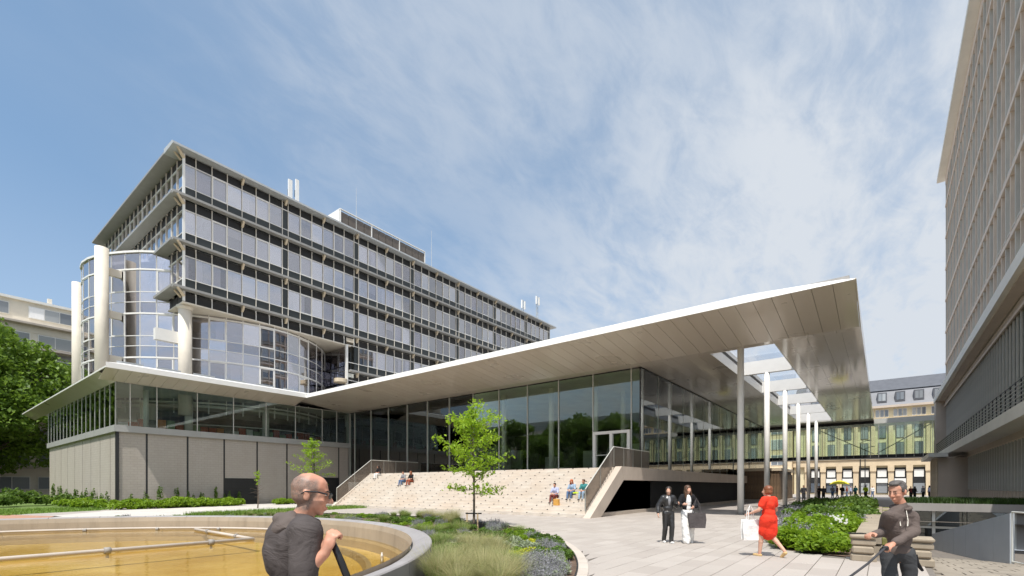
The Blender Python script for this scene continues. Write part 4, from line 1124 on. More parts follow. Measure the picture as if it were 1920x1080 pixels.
# ---------------------------------------------------------------- sunken entrance, deck with grass, ramp screen
en = empty('basement_entrance', (29.6, -2.6, -1.1), 'sunken basement entrance with grey framed dark doors under a concrete beam at the right', 'entrance')
MB().box(29.65, 33.5, -5.7, -.6, .50, .86).build('deck_beam', M['conc_grey'], en)
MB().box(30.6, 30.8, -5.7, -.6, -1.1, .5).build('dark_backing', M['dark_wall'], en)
for y0, y1 in ((-1.05, -.78), (-1.95, -1.83), (-4.6, -4.42)): pbox('door_frame', 29.9, 30.05, y0, y1, -1.1, .5, M['alu_light'], en)
pbox('door_frame', 29.91, 30.04, -4.42, -1.95, -.32, -.22, M['alu_light'], en); pbox('door_frame', 29.91, 30.04, -1.83, -1.05, -.32, -.22, M['alu_light'], en)
for y0, y1 in ((-4.40, -1.97), (-1.81, -1.07)):
    pbox('door_glass', 29.96, 29.98, y0, y1, -1.05, -.34, M['glass_dark'], en); pbox('door_glass', 29.96, 29.98, y0, y1, -.20, .47, M['glass_dark'], en)
MB().box(29.9, 30.5, -5.7, -4.6, -1.1, .5).build('side_wall', M['conc_grey'], en)
MB().box(33.5, 42, -5.7, -.6, -.2, .05).build('deck', M['ground'], en)
# grey screen wall beside the ramp, its top rising towards the right
sc = empty('ramp_screen', (25, -2.8, -1), 'plain blue grey screen wall whose top rises to the right beside the sunken path', 'wall')
p, q = (27.7, -1.75), (22.75, -3.40)
d = Vector((q[0] - p[0], q[1] - p[1], 0)); l = d.length; d /= l; nrm = Vector((-d.y, d.x, 0)) * .06
n = 6
for i in range(n):
    t0, t1 = i / n, (i + 1) / n
    P0 = Vector((p[0], p[1], 0)) + d * (l * t0 + .004); P1 = Vector((p[0], p[1], 0)) + d * (l * t1 - .004)
    def tp(t): return -.42 + 1.18 * t
    b = MB(); V_ = []
    for P_, t in ((P0, t0), (P1, t1)):
        for s_ in (-1, 1): 
            for z in (-1.25, tp(t)): V_.append((P_.x + nrm.x * s_, P_.y + nrm.y * s_, z))
    b.v = V_; b.f = [(0, 1, 5, 4), (2, 6, 7, 3), (1, 3, 7, 5), (0, 4, 6, 2), (0, 2, 3, 1), (4, 5, 7, 6)]; b.m = [0] * 6
    b.build('screen_panel', plain('blue_grey_panel', (.36, .39, .42), .6, var=.05) if i == 0 else bpy.data.materials['blue_grey_panel'], sc)
e_ = Vector((q[0], q[1], 0))
gr = empty('gate_rail', (q[0], q[1], -.6), 'pale metal rail frame at the right end of the grey ramp screen', 'railing')
for k in range(3):
    x, y = q[0] - k * .55, q[1] - k * .24; MB().cyl(x, y, -1.0, .80, .03, 8).build('post', M['alu_light'], gr)
for z in (.80, -.85): MB().tube([(q[0], q[1], z), (q[0] - 1.1, q[1] - .48, z)], .028, 8).build('rail', M['alu_light'], gr)

# long low stone wall with mossy top between planter and sunken path
sw = empty('stone_wall', (13.2, -.1, 0), 'long low weathered stone wall with a mossy top running back from two block piers', 'wall')
for i in range(16):
    x0 = 13.9 + i * 1.35
    zt = .46 + .003 * (i % 3)
    pbox('coping_stone', x0, x0 + 1.34, .02, .55, zt - .14, zt, M['rough_stone'], sw); pbox('coping_stone', x0 + .3, x0 + 1.64, -.52, .01, zt - .18, zt - .03, M['rough_stone'] if i % 3 else M['moss'], sw)
    pbox('wall_stone', x0, x0 + 1.34, -.74, .50, -1.15, zt - .2, M['rough_stone'], sw)
def pier(x, y, w, label):
    e = empty('stone_pier', (x, y, 0), label, 'pier')
    z = 0; n = 3
    for k in range(n):
        h_ = (.19, .17, .15)[k]; j = (.03, -.02, .015)[k]
        o = MB().box(x - w / 2 + j * .4, x + w / 2 + j, y - w / 2 - j, y + w / 2 + j * .5, z, z + h_ - .01).build('stone', M['rough_stone'], e, bevel=.035); z += h_
    MB().box(x - w / 2 - .03, x + w / 2 + .03, y - w / 2 - .03, y + w / 2 + .03, z, z + .10).build('cap_stone', M['rough_stone'], e, bevel=.035)
pier(13.05, .34, .42, 'pier of stacked weathered blocks at the corner of the planted bed')
pier(12.95, -.60, .40, 'pier of stacked weathered blocks beside the sunken path')
sheet('planter_soil', [(13.35, .5)] + PL[1:4] + [(29.8, 4.1), (29.8, .55)] if False else [(13.4, .5), (13.9, 2.1), (19, 2.8), (32, 4.1), (48, 4.1), (48, .5)], [], .03, M['soil'])
MB().prism([(28.5, 4.15), (28.5, 4.4), (55, 4.75), (55, 4.4)], 2, 0, .34).build('dark_kerb', M['asphalt'], kind='structure')
sheet('asphalt_strip', [(29, 4.4), (55, 4.75), (55, 5.6), (34, 5.6)], [], .012, M['asphalt'])

# ================================================================ STREET END
# wooden kiosk volume under the canopy
ks = empty('timber_kiosk', (58, 10, 0), 'brown timber clad volume under the far end of the canopy behind the white columns', 'kiosk')
wood = plain('brown_timber', (.16, .105, .06), .6, var=.3, scale=1.5)
MB().box(57.2, 66, 8.7, 12.0, .3, 3.3).build('body', M['inside'], ks)
for i in range(12): pbox('timber_board', 57.05, 57.2, 8.6 + i * .28, 8.86 + i * .28, .25, 3.3, wood, ks)
for i in range(20): pbox('timber_board', 57.2 + i * .44, 57.62 + i * .44, 8.55, 8.69, .25, 3.0, wood, ks)
MB().box(56.9, 66.2, 8.4, 12.2, 3.31, 3.6).build('kiosk_roof', M['cream_dark'], ks); MB().box(56.8, 66.2, 8.3, 12.2, 0, .24).build('plinth', M['conc_pale'], ks)

cb = empty('corner_building', (118, 0, 0), 'old cream stone building with slate mansard roof and shopfronts across the street', 'building')
CU = 118; CV0, CV1 = -26.0, 15.0; BAY = 2.75; nbay = int((CV1 - CV0) / BAY)
cs = plain('cream_stone', (.66, .53, .36), .75, var=.1, scale=.8, kind='World', grime=.2); cy2 = plain('yellow_render', (.70, .63, .44), .75, var=.05)
slate = plain('slate', (.10, .105, .12), .6, var=.15, scale=1.2, kind='World'); slate2 = plain('slate_light', (.20, .205, .225), .6, var=.1, scale=1)
MB().box(CU, CU + 14, CV0, CV1, 0, 17).build('wall', cy2, cb)
MB().prism([(CU - .4, 17.3), (CU + 1.2, 20.4), (CU + 1.6, 20.5), (CU + 6, 23.2), (CU + 14, 23.2), (CU + 14, 17.3)], 1, CV0, CV1).build('mansard_roof', slate2, cb)
MB().prism([(CU + 1.0, 20.5), (CU + 5.8, 23.5), (CU + 6.2, 23.5), (CU + 1.7, 20.45)], 1, CV0 - .1, CV1 + .1).build('upper_roof', slate, cb)
for z0, z1, d, mt in ((16.9, 17.3, .9, stone), (14.2, 14.9, .8, cs), (5.7, 6.8, .7, cs), (6.9, 7.2, .9, cs), (13.6, 14.1, .3, cs)):
    MB().box(CU - d, CU - .01, CV0 - .1, CV1 + .1, z0, z1).build('cornice', mt, cb)
for i in range(nbay):
    y = CV0 + (i + .5) * BAY
    w = MB().box(CU - .15, CU + 1.5, y - .75, y + .75, 18.0, 19.9).build('dormer', slate, cb)
    pbox('dormer_pane', CU - .2, CU - .15, y - .55, y - .04, 18.3, 19.7, M['glass_win'], w); pbox('dormer_pane', CU - .2, CU - .15, y + .04, y + .55, 18.3, 19.7, M['glass_win'], w)
    for j in range(3):
        f = pbox('attic_window', CU - .1, CU + .02, y - 1.02 + j * .7, y - .40 + j * .7, 15.1, 16.6, M['white'], cb); pbox('pane', CU - .14, CU - .105, y - .96 + j * .7, y - .46 + j * .7, 15.2, 16.5, M['glass_win'], f)
    for z0, z1 in ((7.5, 10.2), (11.0, 13.5)):
        f = pbox('window', CU - .1, CU + .02, y - .62, y + .62, z0, z1, slate, cb)
        pbox('pane', CU - .15, CU - .105, y - .52, y - .04, z0 + .1, z1 - .1, M['glass_win'], f); pbox('pane', CU - .15, CU - .105, y + .04, y + .52, z0 + .1, z1 - .1, M['glass_win'], f)
    pbox('pilaster', CU - .45, CU - .01, y + BAY / 2 - .33, y + BAY / 2 + .33, 7.21, 13.59, cs, cb)
    g_ = MB().box(CU - .55, CU - .01, y + BAY / 2 - .42, y + BAY / 2 + .42, 0, 5.69); g_.box(CU - .75, CU - .56, y + BAY / 2 - .5, y + BAY / 2 + .5, 4.6, 5.69); g_.build('pier', cs, cb)
    f = pbox('shop_window', CU - .1, CU + .02, y - .92, y + .92, .3, 5.3, M['dark_metal'], cb)
    pbox('shop_sign', CU - .2, CU - .11, y - .7, y + .7, 3.5, 4.9, M['white'], f); pbox('shop_pane', CU - .2, CU - .11, y - .8, y + .8, .4, 2.3, M['glass_win'], f)
    if i % 3 != 1: pbox('awning', CU - .5, CU - .2, y - .85, y + .85, 2.35, 3.2, M['white'], f)

sb = empty('shop_building', (116, 40, 0), 'lower modern building with a green and yellow shopfront seen between the canopy columns', 'building')
MB().box(116, 130, 15.2, 75, 0, 16).build('wall', cs, sb)
for i in range(16):
    y = 16.5 + i * 3.6
    for k in range(3):
        f = pbox('window', 115.9, 116.02, y, y + 2.6, 6.2 + k * 3.3, 8.4 + k * 3.3, M['white'], sb); pbox('pane', 115.85, 115.89, y + .1, y + 1.25, 6.3 + k * 3.3, 8.3 + k * 3.3, M['glass_win'], f); pbox('pane', 115.85, 115.89, y + 1.35, y + 2.5, 6.3 + k * 3.3, 8.3 + k * 3.3, M['glass_win'], f)
    pbox('shop_pane', 115.8, 115.9, y - .4, y + 2.8, .3, 3.0, M['glass_win'], sb)
    pbox('shop_fascia', 115.5, 115.8, y - .5, y + 3.0, 3.1, 4.4, plain('green_sign', (.25, .42, .12), .5) if i % 3 == 0 else plain('yellow_sign', (.75, .55, .10), .5) if i % 3 == 1 else M['white'], sb)
MB().box(114.6, 116, 15.2, 75, 4.9, 5.3).build('canopy_slab', M['white'], sb)
for px_, D_, lab in ((1613, 80, 'tall dark lamp post before the old building, the left one of the pair'), (1622, 92, 'tall dark lamp post before the old building, the right one of the pair')):
    s = (px_ - 960) / 896; x = D_ * (.790 + s * .613); y = D_ * (.613 - s * .790)
    e = empty('lamp_post', (x, y, 0), lab, 'lamp post')
    MB().cyl(x, y, 0, 9.0, .10, 8, r2=.07).build('pole', M['dark_metal'], e); MB().tube([(x, y, 8.9), (x - .1, y - .9, 9.3)], .04, 6).build('arm', M['dark_metal'], e)
    MB().box(x - .22, x + .05, y - 1.5, y - .9, 9.22, 9.34).build('lamp_head', M['dark_metal'], e)

# ================================================================ behind the camera: what the big glass front mirrors
ob = empty('terrace_house', (-62, 60, 0), 'long pale grey apartment terrace mirrored in the glass front', 'building')
MB().box(-78, -62, -10, 150, 0, 19).build('wall', M['conc_pale'], ob); MB().box(-76, -63.5, -8, 148, 19, 22).build('roof_storey', M['roof_grey'], ob)
for k in range(5):
    MB().box(-62, -61, -10, 150, 3.6 * k + 3.4, 3.6 * k + 3.7).build('balcony_slab', M['white'], ob)
    for i in range(26): pbox('window', -61.99, -61.9, -7 + i * 6, -3 + i * 6, 3.6 * k + 1.2, 3.6 * k + 3.0, M['glass_win'], ob)
# ================================================================ TREES AND PLANTS
def limb_path(p, d, ln, n, wob, up, rng):
    P = [Vector(p)]; d = Vector(d).normalized()
    for i in range(n):
        d = (d + Vector((rng.gauss(0, wob), rng.gauss(0, wob), rng.gauss(0, wob) + up))).normalized(); P.append(P[-1] + d * ln / n)
    return P
def tree(name, at, H, R, crown_z, nleaf, leaf, mat, label, cat='tree', group=None, seed=1, tr=.35, nclump=70, shape=(1, 1, 1), flat=.6):
    rng = random.Random(seed); nr = np.random.default_rng(seed)
    e = empty(name, at, label, cat, group)
    b = MB(); x, y, z = at
    P = limb_path((x, y, z - .1), (0, 0, 1), H * .8, 8, .04, .05, rng); b.tube(P, [tr * (1 - .1 * i) for i in range(9)], 10)
    cen = []
    cz = crown_z; hz = (H - cz) / 2; cc = Vector((x, y, z + cz + hz))
    for i in range(nclump):
        v = Vector((rng.gauss(0, 1), rng.gauss(0, 1), rng.gauss(0, 1))).normalized() * (rng.random() ** .38)
        taper = 1.0 - .28 * v.z - .25 * (v.z < -.6)
        c = Vector((cc.x + v.x * R * .88 * taper * shape[0], cc.y + v.y * R * .88 * taper * shape[1], cc.z + v.z * hz * .92))
        cen.append((c, R * rng.uniform(.14, .27)))
    for i in range(0, nclump, 3):
        c = cen[i][0]; st_ = P[min(8, max(2, int(8 * (c.z - z) / H * .75)))]
        mid = (st_ + c) / 2 + Vector((rng.gauss(0, .3), rng.gauss(0, .3), rng.uniform(-.1, .5)))
        b.tube([st_, mid, c], [tr * .28, tr * .16, .02], 6)
    b.build('trunk', M['bark'], e)
    per = nleaf // nclump; C = []
    for c, r in cen:
        d = nr.normal(size=(per, 3)); d /= np.linalg.norm(d, axis=1)[:, None]; rad = nr.uniform(.35, 1.05, per) ** .6
        pts = d * rad[:, None] * r; pts[:, 2] *= flat; pts[:, 2] -= .25 * (pts[:, 0] ** 2 + pts[:, 1] ** 2) / r
        C.append(pts + np.array(c))
    C = np.concatenate(C) - np.array(at)
    V = leaf_quads(C, leaf, .6, 1.4, nr)
    me = quads_mesh('crown', V, mat); o = bpy.data.objects.new('crown', me); link(o, e, at)
    return e
tree('linden_tree', (6.2, 94.5, 0), 24.8, 12.9, 3.0, 60000, .42, M['leaf_tree'], 'big dense green tree at the left edge, half hiding the cream apartment house', seed=5, tr=.5, nclump=170)
tree('linden_tree', (-6, 84, 0), 18, 8, 3, 24000, .42, M['leaf_tree'], 'lower dark green tree at the far left edge, left of the big one', seed=8, tr=.4, nclump=90)
# the young tree in the bed: whorled branches with drooping leaf sprays
def young_tree(at, H, R, label, seed, lean=0, nl=3300):
    rng = random.Random(seed); nr = np.random.default_rng(seed); e = empty('young_tree', at, label, 'tree'); x, y, z = at
    b = MB(); P = [Vector((x + lean * t * t * .4 + .03 * sin(5 * t), y, z + H * t)) for t in [i / 12 for i in range(13)]]
    b.tube(P, [.045 * (1 - .8 * i / 12) + .006 for i in range(13)], 8)
    C = []; D = []
    for k in range(30):
        t = .30 + .66 * (k / 30) ** .9; p = P[int(t * 12)].lerp(P[min(12, int(t * 12) + 1)], t * 12 % 1)
        a = k * 2.4 + rng.uniform(-.4, .4); ln = R * (1.15 - abs(t - .48) * 1.5) * rng.uniform(.55, 1.15)
        Q = limb_path(p, (cos(a), sin(a), .42 if t > .36 else .0), ln, 6, .10, .0, rng)
        b.tube(Q, [.016 - .002 * i for i in range(7)], 5)
        for j in range(2, 7):
            for m_ in range(3):
                q2 = Q[j] + Vector((rng.gauss(0, .07), rng.gauss(0, .07), rng.gauss(.01, .05)))
                n = int(nl / 30 / 15)
                pts = np.array(q2) + nr.normal(size=(n, 3)) * np.array([.13, .13, .055]) * (R / 1.5); C.append(pts)
    for j in range(5):
        C.append(np.array(P[-1]) + nr.normal(size=(24, 3)) * np.array([.09, .09, .16]) - np.array([0, 0, j * .12]))
    b.build('trunk', M['bark'], e)
    C = np.concatenate(C) - np.array(at)
    me = quads_mesh('crown', leaf_quads(C, .085, .7, 2.0, nr), M['leaf_young']); o = bpy.data.objects.new('crown', me); link(o, e, at); return e
TX, TY = 13.75, 12.55
young_tree((TX, TY, 0), 4.62, 1.75, 'slender young tree with bright green leaves in the flower bed before the stair', 11, -.25, 3000)
young_tree((21.3, 37.7, 0), 5.5, 1.55, 'slender young tree before the block wall, partly hidden by the bald man', 12, .1, 1900)
young_tree((16.7, 37.2, 0), 2.6, .5, 'thin bare sapling with a few leaves left of the bald man by the dark gate', 15, 0, 160)
# black box and stakes at the foot of the young tree
ts = empty('tree_guard', (TX, TY, 0), 'low black planting box with a wooden stake at the foot of the young tree', 'tree guard')
bx_, by_ = TX - 1.0, TY - .75
def gbox(name, dr, dd, wr, wd, z0, z1, mat):
    """small box whose sides follow the view axis of the bed (rotated), dr right, dd depth from the tree"""
    r = Vector((.613, -.790)); d_ = Vector((.790, .613)); c = Vector((TX, TY)) + r * dr + d_ * dd
    pts = [tuple(c + r * (sx * wr / 2) + d_ * (sy * wd / 2)) for sx, sy in ((-1, -1), (1, -1), (1, 1), (-1, 1))]
    MB().prism(pts, 2, z0, z1).build(name, mat, ts)
for sx in (-1, 1): gbox('box_side', 0, sx * .33, .72, .05, .02, .24, M['dark_metal']); gbox('box_side', sx * .36, 0, .05, .6, .02, .24, M['dark_metal'])
stake = plain('raw_stake', (.55, .40, .24), .8, var=.15, scale=3)
gbox('stake', .18, -.42, .055, .055, 0, .62, stake); gbox('stake', -.30, .42, .05, .05, 0, .62, stake)
gbox('tie', 0, -.04, .62, .04, .58, .63, M['dark_metal'])

# -------- plant prototypes (local meshes, instanced)
def blades(n, r, h, w, bend, rng, spread=.5):
    V = []
    a = rng.uniform(0, 2 * pi, n); rad = r * rng.uniform(0, 1, n) ** .7 * spread
    x = rad * np.cos(a); y = rad * np.sin(a); hh = h * rng.uniform(.55, 1.1, n); ang = a + rng.normal(0, .5, n); bb = bend * rng.uniform(.2, 1.1, n)
    wx = -np.sin(ang) * w; wy = np.cos(ang) * w
    def pt(t, s):
        o = bb * t * t * hh; return np.stack([x + np.cos(ang) * o + s * wx * (1 - t * .85), y + np.sin(ang) * o + s * wy * (1 - t * .85), hh * (t - .25 * bb * t * t)], 1)
    for t0, t1 in ((0, .5), (.5, 1.0)): V.append(np.stack([pt(t0, -1), pt(t0, 1), pt(t1, 1), pt(t1, -1)], 1))
    return np.concatenate(V)
def mound(n, r, h, leaf, rng, elong=1.5, lump=5):
    cs = rng.normal(size=(lump, 3)) * np.array([r * .45, r * .45, 0]); cs[:, 2] = rng.uniform(.1, .5, lump) * h
    idx = rng.integers(0, lump, n); d = rng.normal(size=(n, 3)); d /= np.linalg.norm(d, axis=1)[:, None]; d[:, 2] = np.abs(d[:, 2])
    C = cs[idx] + d * np.array([r * .5, r * .5, h * .6]) * rng.uniform(.55, 1.0, n)[:, None] ** .5
    return leaf_quads(C, leaf, .7, elong, rng)
def spikes(n, r, h, rng):
    """upright stems that end in a tapered flower spike"""
    St = blades(n, r, h, .0035, .25, rng, .9); tips = (St[n:, 2] + St[n:, 3]) / 2
    C = np.repeat(tips, 9, 0) + rng.normal(size=(n * 9, 3)) * np.array([.010, .010, .045]) - np.array([0, 0, .05])
    return St, leaf_quads(C, .022, .3, 1.2, rng)
PROTO = {}
def proto(kind, v):
    key = (kind, v)
    if key in PROTO: return PROTO[key]
    rg = np.random.default_rng(hash(kind) % 1000 * 0 + sum(map(ord, kind)) * 7 + v)
    if kind == 'feather_grass':
        A = blades(800, .30, .38, .0032, .75, rg); B = blades(300, .26, .46, .0022, 1.0, rg); V = np.concatenate([A, B]); mi = [0] * len(A) + [1] * len(B); mats = [M['grass_blade'], M['grass_straw']]
    elif kind == 'straw_grass':
        A = blades(500, .28, .36, .0032, .8, rg); B = blades(900, .28, .62, .0024, 1.0, rg); V = np.concatenate([A, B]); mi = [0] * len(A) + [1] * len(B); mats = [M['grass_blade'], M['grass_straw']]
    elif kind == 'lavender':
        A, B = spikes(120, .28, .30, rg); C = mound(420, .26, .22, .028, rg, 3); V = np.concatenate([A, C, B]); mi = [0] * (len(A) + len(C)) + [1] * len(B); mats = [M['leaf_silver'], M['flower']]
    elif kind == 'green_mound': V = mound(760, .30, .24, .045, rg); mi = None; mats = [M['leaf_mid']]
    elif kind == 'lime_mound': V = mound(620, .22, .20, .050, rg); mi = None; mats = [M['leaf_bright']]
    elif kind == 'yellow_mound': V = mound(420, .20, .14, .050, rg, 1.3); mi = None; mats = [M['leaf_yellow']]
    elif kind == 'silver_mound': V = mound(560, .26, .20, .038, rg, 2.2); mi = None; mats = [M['leaf_silver']]
    elif kind == 'leafy_shrub': V = mound(620, .42, .55, .10, rg, 1.4, 8); mi = None; mats = [M['leaf_bright']]
    elif kind == 'dark_shrub': V = mound(700, .5, .6, .09, rg, 1.5, 9); mi = None; mats = [M['leaf_mid']]
    elif kind == 'hedge_plant': V = mound(520, .42, .48, .12, rg, 1.5, 7); mi = None; mats = [M['leaf_bright']]
    elif kind == 'wall_climber': V = mound(170, .22, 1.3, .09, rg, 1.5, 3); mi = None; mats = [M['leaf_mid']]
    me = quads_mesh(kind, V, mats, mi); PROTO[key] = me; return me
LAB = {
 'feather_grass': ('green feathery grass clump in the flower bed by the basin', 'grass clump', 'feather grass clumps in the flower bed'),
 'straw_grass': ('blond feathery grass clump at the front of the flower bed', 'grass clump', 'blond grass clumps in the flower bed'),
 'lavender': ('grey green plant with thin violet flower spikes', 'lavender', 'violet flowered plants in the beds'),
 'green_mound': ('low mid green leafy plant in the flower bed', 'plant', 'mid green mounds in the flower bed'),
 'lime_mound': ('low bright lime green plant in the flower bed', 'plant', 'lime green mounds in the flower bed'),
 'yellow_mound': ('low yellow leaved plant in the flower bed', 'plant', 'yellow mounds in the flower bed'),
 'silver_mound': ('low silvery grey plant in the flower bed', 'plant', 'silver mounds in the flower bed'),
 'leafy_shrub': ('bright green broad leaved shrub in the planted bed at the right', 'shrub', 'bright shrubs in the right bed'),
 'dark_shrub': ('darker green shrub in the planted bed at the right', 'shrub', 'darker shrubs in the right bed'),
 'hedge_plant': ('bright green bushy plant along the foot of the block wall', 'shrub', 'bushy plants along the block wall'),
 'wall_climber': ('thin sparse young climber against the block wall', 'climber', 'young climbers on the block wall')}
rp = random.Random(21)
def plant(kind, x, y, s=1.0, z=.012):
    o = bpy.data.objects.new(kind, proto(kind, rp.randrange(3))); link(o, None, (x, y, z)); o.rotation_euler = (0, 0, rp.uniform(0, 6.28)); k = s * rp.uniform(.8, 1.2); o.scale = (k, k, k * rp.uniform(.85, 1.15))
    l_, c_, g_ = LAB[kind]
    if kind == 'hedge_plant': z_ = 'left of the corner' if x < 10.2 else 'right of the dark gate' if x > 20 else 'between the corner and the dark gate'; l_ = 'bright green bushy plant along the block wall ' + z_; g_ = g_ + ' ' + z_
    elif kind == 'wall_climber': z_ = 'front' if x > 10.3 else 'left'; l_ = 'thin sparse young climber on the %s face of the block wall' % z_; g_ = g_ + ' ' + z_
    elif 'flower bed' in l_ or kind == 'lavender':
        if y < 4.3 and x > 13: z_ = 'in the planted bed at the right'
        else:
            D = .790 * x + .613 * y; rb_ = hypot(x - BC[0], y - BC[1]); rk = hypot(x - BED[0], y - BED[1])
            z_ = 'behind the basin rim' if rb_ < 13 and y > 16 else 'beside the basin rim' if rb_ < 12.6 else 'along the curved kerb' if rk > BEDR - 1.4 else 'around the young tree' if hypot(x - TX, y - TY) < 2.2 else 'at the front of the flower bed' if D < 11 else 'in the middle of the flower bed'
        b_ = l_.split(' in the flower bed')[0].split(' at the front')[0]
        l_ = b_ + ' ' + z_; g_ = c_ + 's: ' + b_ + ' ' + z_
    elif 'right' in l_: z_ = 'near the front corner' if x < 17 else 'in the middle' if x < 27 else 'at the far end'; l_ = l_.replace('in the planted bed at the right', z_ + ' of the planted bed at the right'); g_ = g_ + ' ' + z_
    elif kind == 'hedge_plant': z_ = 'left of the corner' if x < 10.2 else 'right of the dark gate' if x > 20 else 'between the corner and the dark gate'; l_ = 'bright green bushy plant along the block wall ' + z_; g_ = g_ + ' ' + z_
    elif kind == 'wall_climber': z_ = 'front' if x > 10.3 else 'left'; l_ = 'thin sparse young climber on the %s face of the block wall' % z_; g_ = g_ + ' ' + z_
    return tag(o, l_, c_, g_)
def at_px(px, py, z=0):
    D = (EYE - z) * 896 / (py - 912); s = (px - 960) / 896; return D * (.790 + s * .613), D * (.613 - s * .790)
cnt = {}
def in_bed(x, y): return hypot(x - BED[0], y - BED[1]) < BEDR - .25 and hypot(x - BC[0], y - BC[1]) > 11.28
def field(x, y, s): return .5 + .5 * sin(x * 1.1 * s + 2 * sin(y * .7 * s)) * cos(y * .9 * s + 1.3)
# front: hand-set drifts as in the photograph, from pixel position on the ground
drift_px = [('straw_grass', [(880, 1076), (925, 1068), (850, 1085), (905, 1092), (940, 1080), (935, 1050), (885, 1050), (955, 1095), (935, 1110), (860, 1110), (845, 1058), (820, 1095), (912, 1060), (900, 1035), (870, 1030), (925, 1035)]),
 ('feather_grass', [(760, 1050), (800, 1040), (730, 1066), (785, 1072), (820, 1060), (700, 1082), (750, 1090), (955, 1070), (660, 1092), (830, 1030)]),
 ('straw_grass', [(806, 973), (818, 975), (830, 977), (842, 979), (853, 981), (795, 974), (840, 984)]),
 ('yellow_mound', [(960, 1043), (988, 1040), (1012, 1042), (1040, 1043), (1055, 1049), (1078, 1068), (985, 1020), (1000, 1024), (970, 1047), (860, 1003), (1017, 1021), (1060, 1040), (1025, 1052)]),
 ('lime_mound', [(965, 1004), (980, 1008), (995, 1010), (1046, 1056), (1072, 1060), (1020, 1060), (770, 980), (782, 984), (850, 995), (835, 992), (1052, 1068), (800, 990), (955, 1000)]),
 ('silver_mound', [(860, 1022), (875, 1018), (890, 1022), (905, 1028), (970, 1026), (985, 1030), (850, 1030), (962, 1062), (978, 1056), (925, 1020), (940, 1030), (1000, 1032)]),
 ('lavender', [(1005, 1075), (1005, 1068), (1030, 1072), (1050, 1078), (1038, 1092), (925, 990), (940, 992), (905, 987), (1020, 1030), (1035, 1034), (1060, 1090), (890, 985), (1010, 1058)]),
 ('green_mound', [(820, 1005), (840, 1012), (825, 1025), (845, 1040), (810, 1020), (800, 1010), (870, 1040), (1010, 1012), (1030, 1020), (930, 1010), (945, 1018), (910, 1008), (1045, 1030), (1052, 1050), (1035, 1048), (878, 1010), (865, 1050)])]
for kind, L_ in drift_px:
    for px, py in L_:
        x, y = at_px(px, py)
        if in_bed(x, y): plant(kind, x, y, 1.0 if kind not in ('feather_grass', 'straw_grass') else .95)
        for q_ in range(2):
            x2, y2 = x + rp.gauss(0, .22), y + rp.gauss(0, .22)
            if in_bed(x2, y2) and kind in ('yellow_mound', 'lime_mound', 'silver_mound', 'green_mound', 'lavender'): plant(kind, x2, y2, .72)
for k in range(900):
    a = rp.uniform(-pi * .5, pi * .62); r = rp.uniform(9, BEDR - .3); x = BED[0] + r * cos(a); y = BED[1] + r * sin(a)
    if not in_bed(x, y) or y > 31: continue
    D = .790 * x + .613 * y; s_ = (.613 * x - .790 * y) / max(D, .1)
    if D < 3.5 or abs(s_) > 1.15: continue
    if hypot(x - TX, y - TY) < .55: continue
    f1 = field(x, y, 1.0); f2 = field(y + 4, x, .7)
    if D < 11.5 and s_ > -.02 and rp.random() < .6: continue
    if D > 11.5: kind = 'green_mound' if f1 < .45 else 'lavender' if f1 < .52 else 'lime_mound' if f2 < .65 else 'feather_grass'
    else: kind = 'green_mound' if f1 < .55 else 'silver_mound' if f2 < .35 else 'lavender' if f2 < .42 else 'yellow_mound' if f2 < .5 else 'feather_grass' if f1 > .8 else 'lime_mound'
    if cnt.get(kind, 0) > 95: continue
    if D < 12 and rp.random() < .62: continue
    cnt[kind] = cnt.get(kind, 0) + 1
    plant(kind, x, y, (.6 if s_ < -.36 else .9) if D > 9 else .75)
for k in range(60):
    a = RAD(-72 + k * 1.75); r = rp.uniform(11.3, 11.75); x = BC[0] + r * cos(a); y = BC[1] + r * sin(a)
    D = .790 * x + .613 * y
    if D > 3.2 and in_bed(x, y): plant(rp.choice(('green_mound', 'feather_grass', 'green_mound', 'lime_mound')), x, y, .85)
# low creeping cover between the plants
n = 26000; a = NR.uniform(-pi * .5, pi * .62, n); r = NR.uniform(8, BEDR - .15, n); X = BED[0] + r * np.cos(a); Y = BED[1] + r * np.sin(a)
ok = (np.hypot(X - BC[0], Y - BC[1]) > 11.2) & (np.sin(X * 1.7 + 2 * np.sin(Y * 1.1)) * np.cos(Y * 1.9) > -.45) & (Y < 31)
X, Y = X[ok], Y[ok]; C = np.stack([X, Y, NR.uniform(.02, .10, len(X))], 1)
me = quads_mesh('ground_cover', leaf_quads(C, .055, 1.2, 1.6), M['leaf_mid']); o = bpy.data.objects.new('ground_cover', me); link(o); tag(o, 'low creeping green cover between the plants of the flower bed', 'ground cover', kind='stuff')

# right bed
def in_pl(x, y): return inpoly(x, y, PL) and y > .62 + .0 * x
for k in range(330):
    x = 13.6 + 33 * rp.random() ** 1.5; y = rp.uniform(.6, 4.0)
    if not in_pl(x, y): continue
    left = y > (2.0 + (x - 13.9) * .11) * .72
    f1 = field(x, y, .8)
    if x < 15.2: kind = 'leafy_shrub' if y < 1.7 or f1 < .5 else 'lavender'
    elif left and f1 < .7: kind = 'lavender'
    elif f1 < .35: kind = 'lavender'
    elif x > 24 and f1 > .55: kind = 'dark_shrub'
    else: kind = 'leafy_shrub'
    s = {'lavender': 1.5, 'leafy_shrub': rp.uniform(.6, .95) if x < 18 else 1.1, 'dark_shrub': 1.25}[kind]
    if cnt.get(kind + 'r', 0) > 120: continue
    cnt[kind + 'r'] = cnt.get(kind + 'r', 0) + 1
    o = plant(kind, x, y, s, .03)
wf = MB()
for k in range(26):
    x, y = 17.5 + rp.gauss(0, .5), .75 + rp.uniform(0, .5); z = .5 + rp.uniform(0, .25); wf.box(x, x + .05, y, y + .05, z, z + .04)
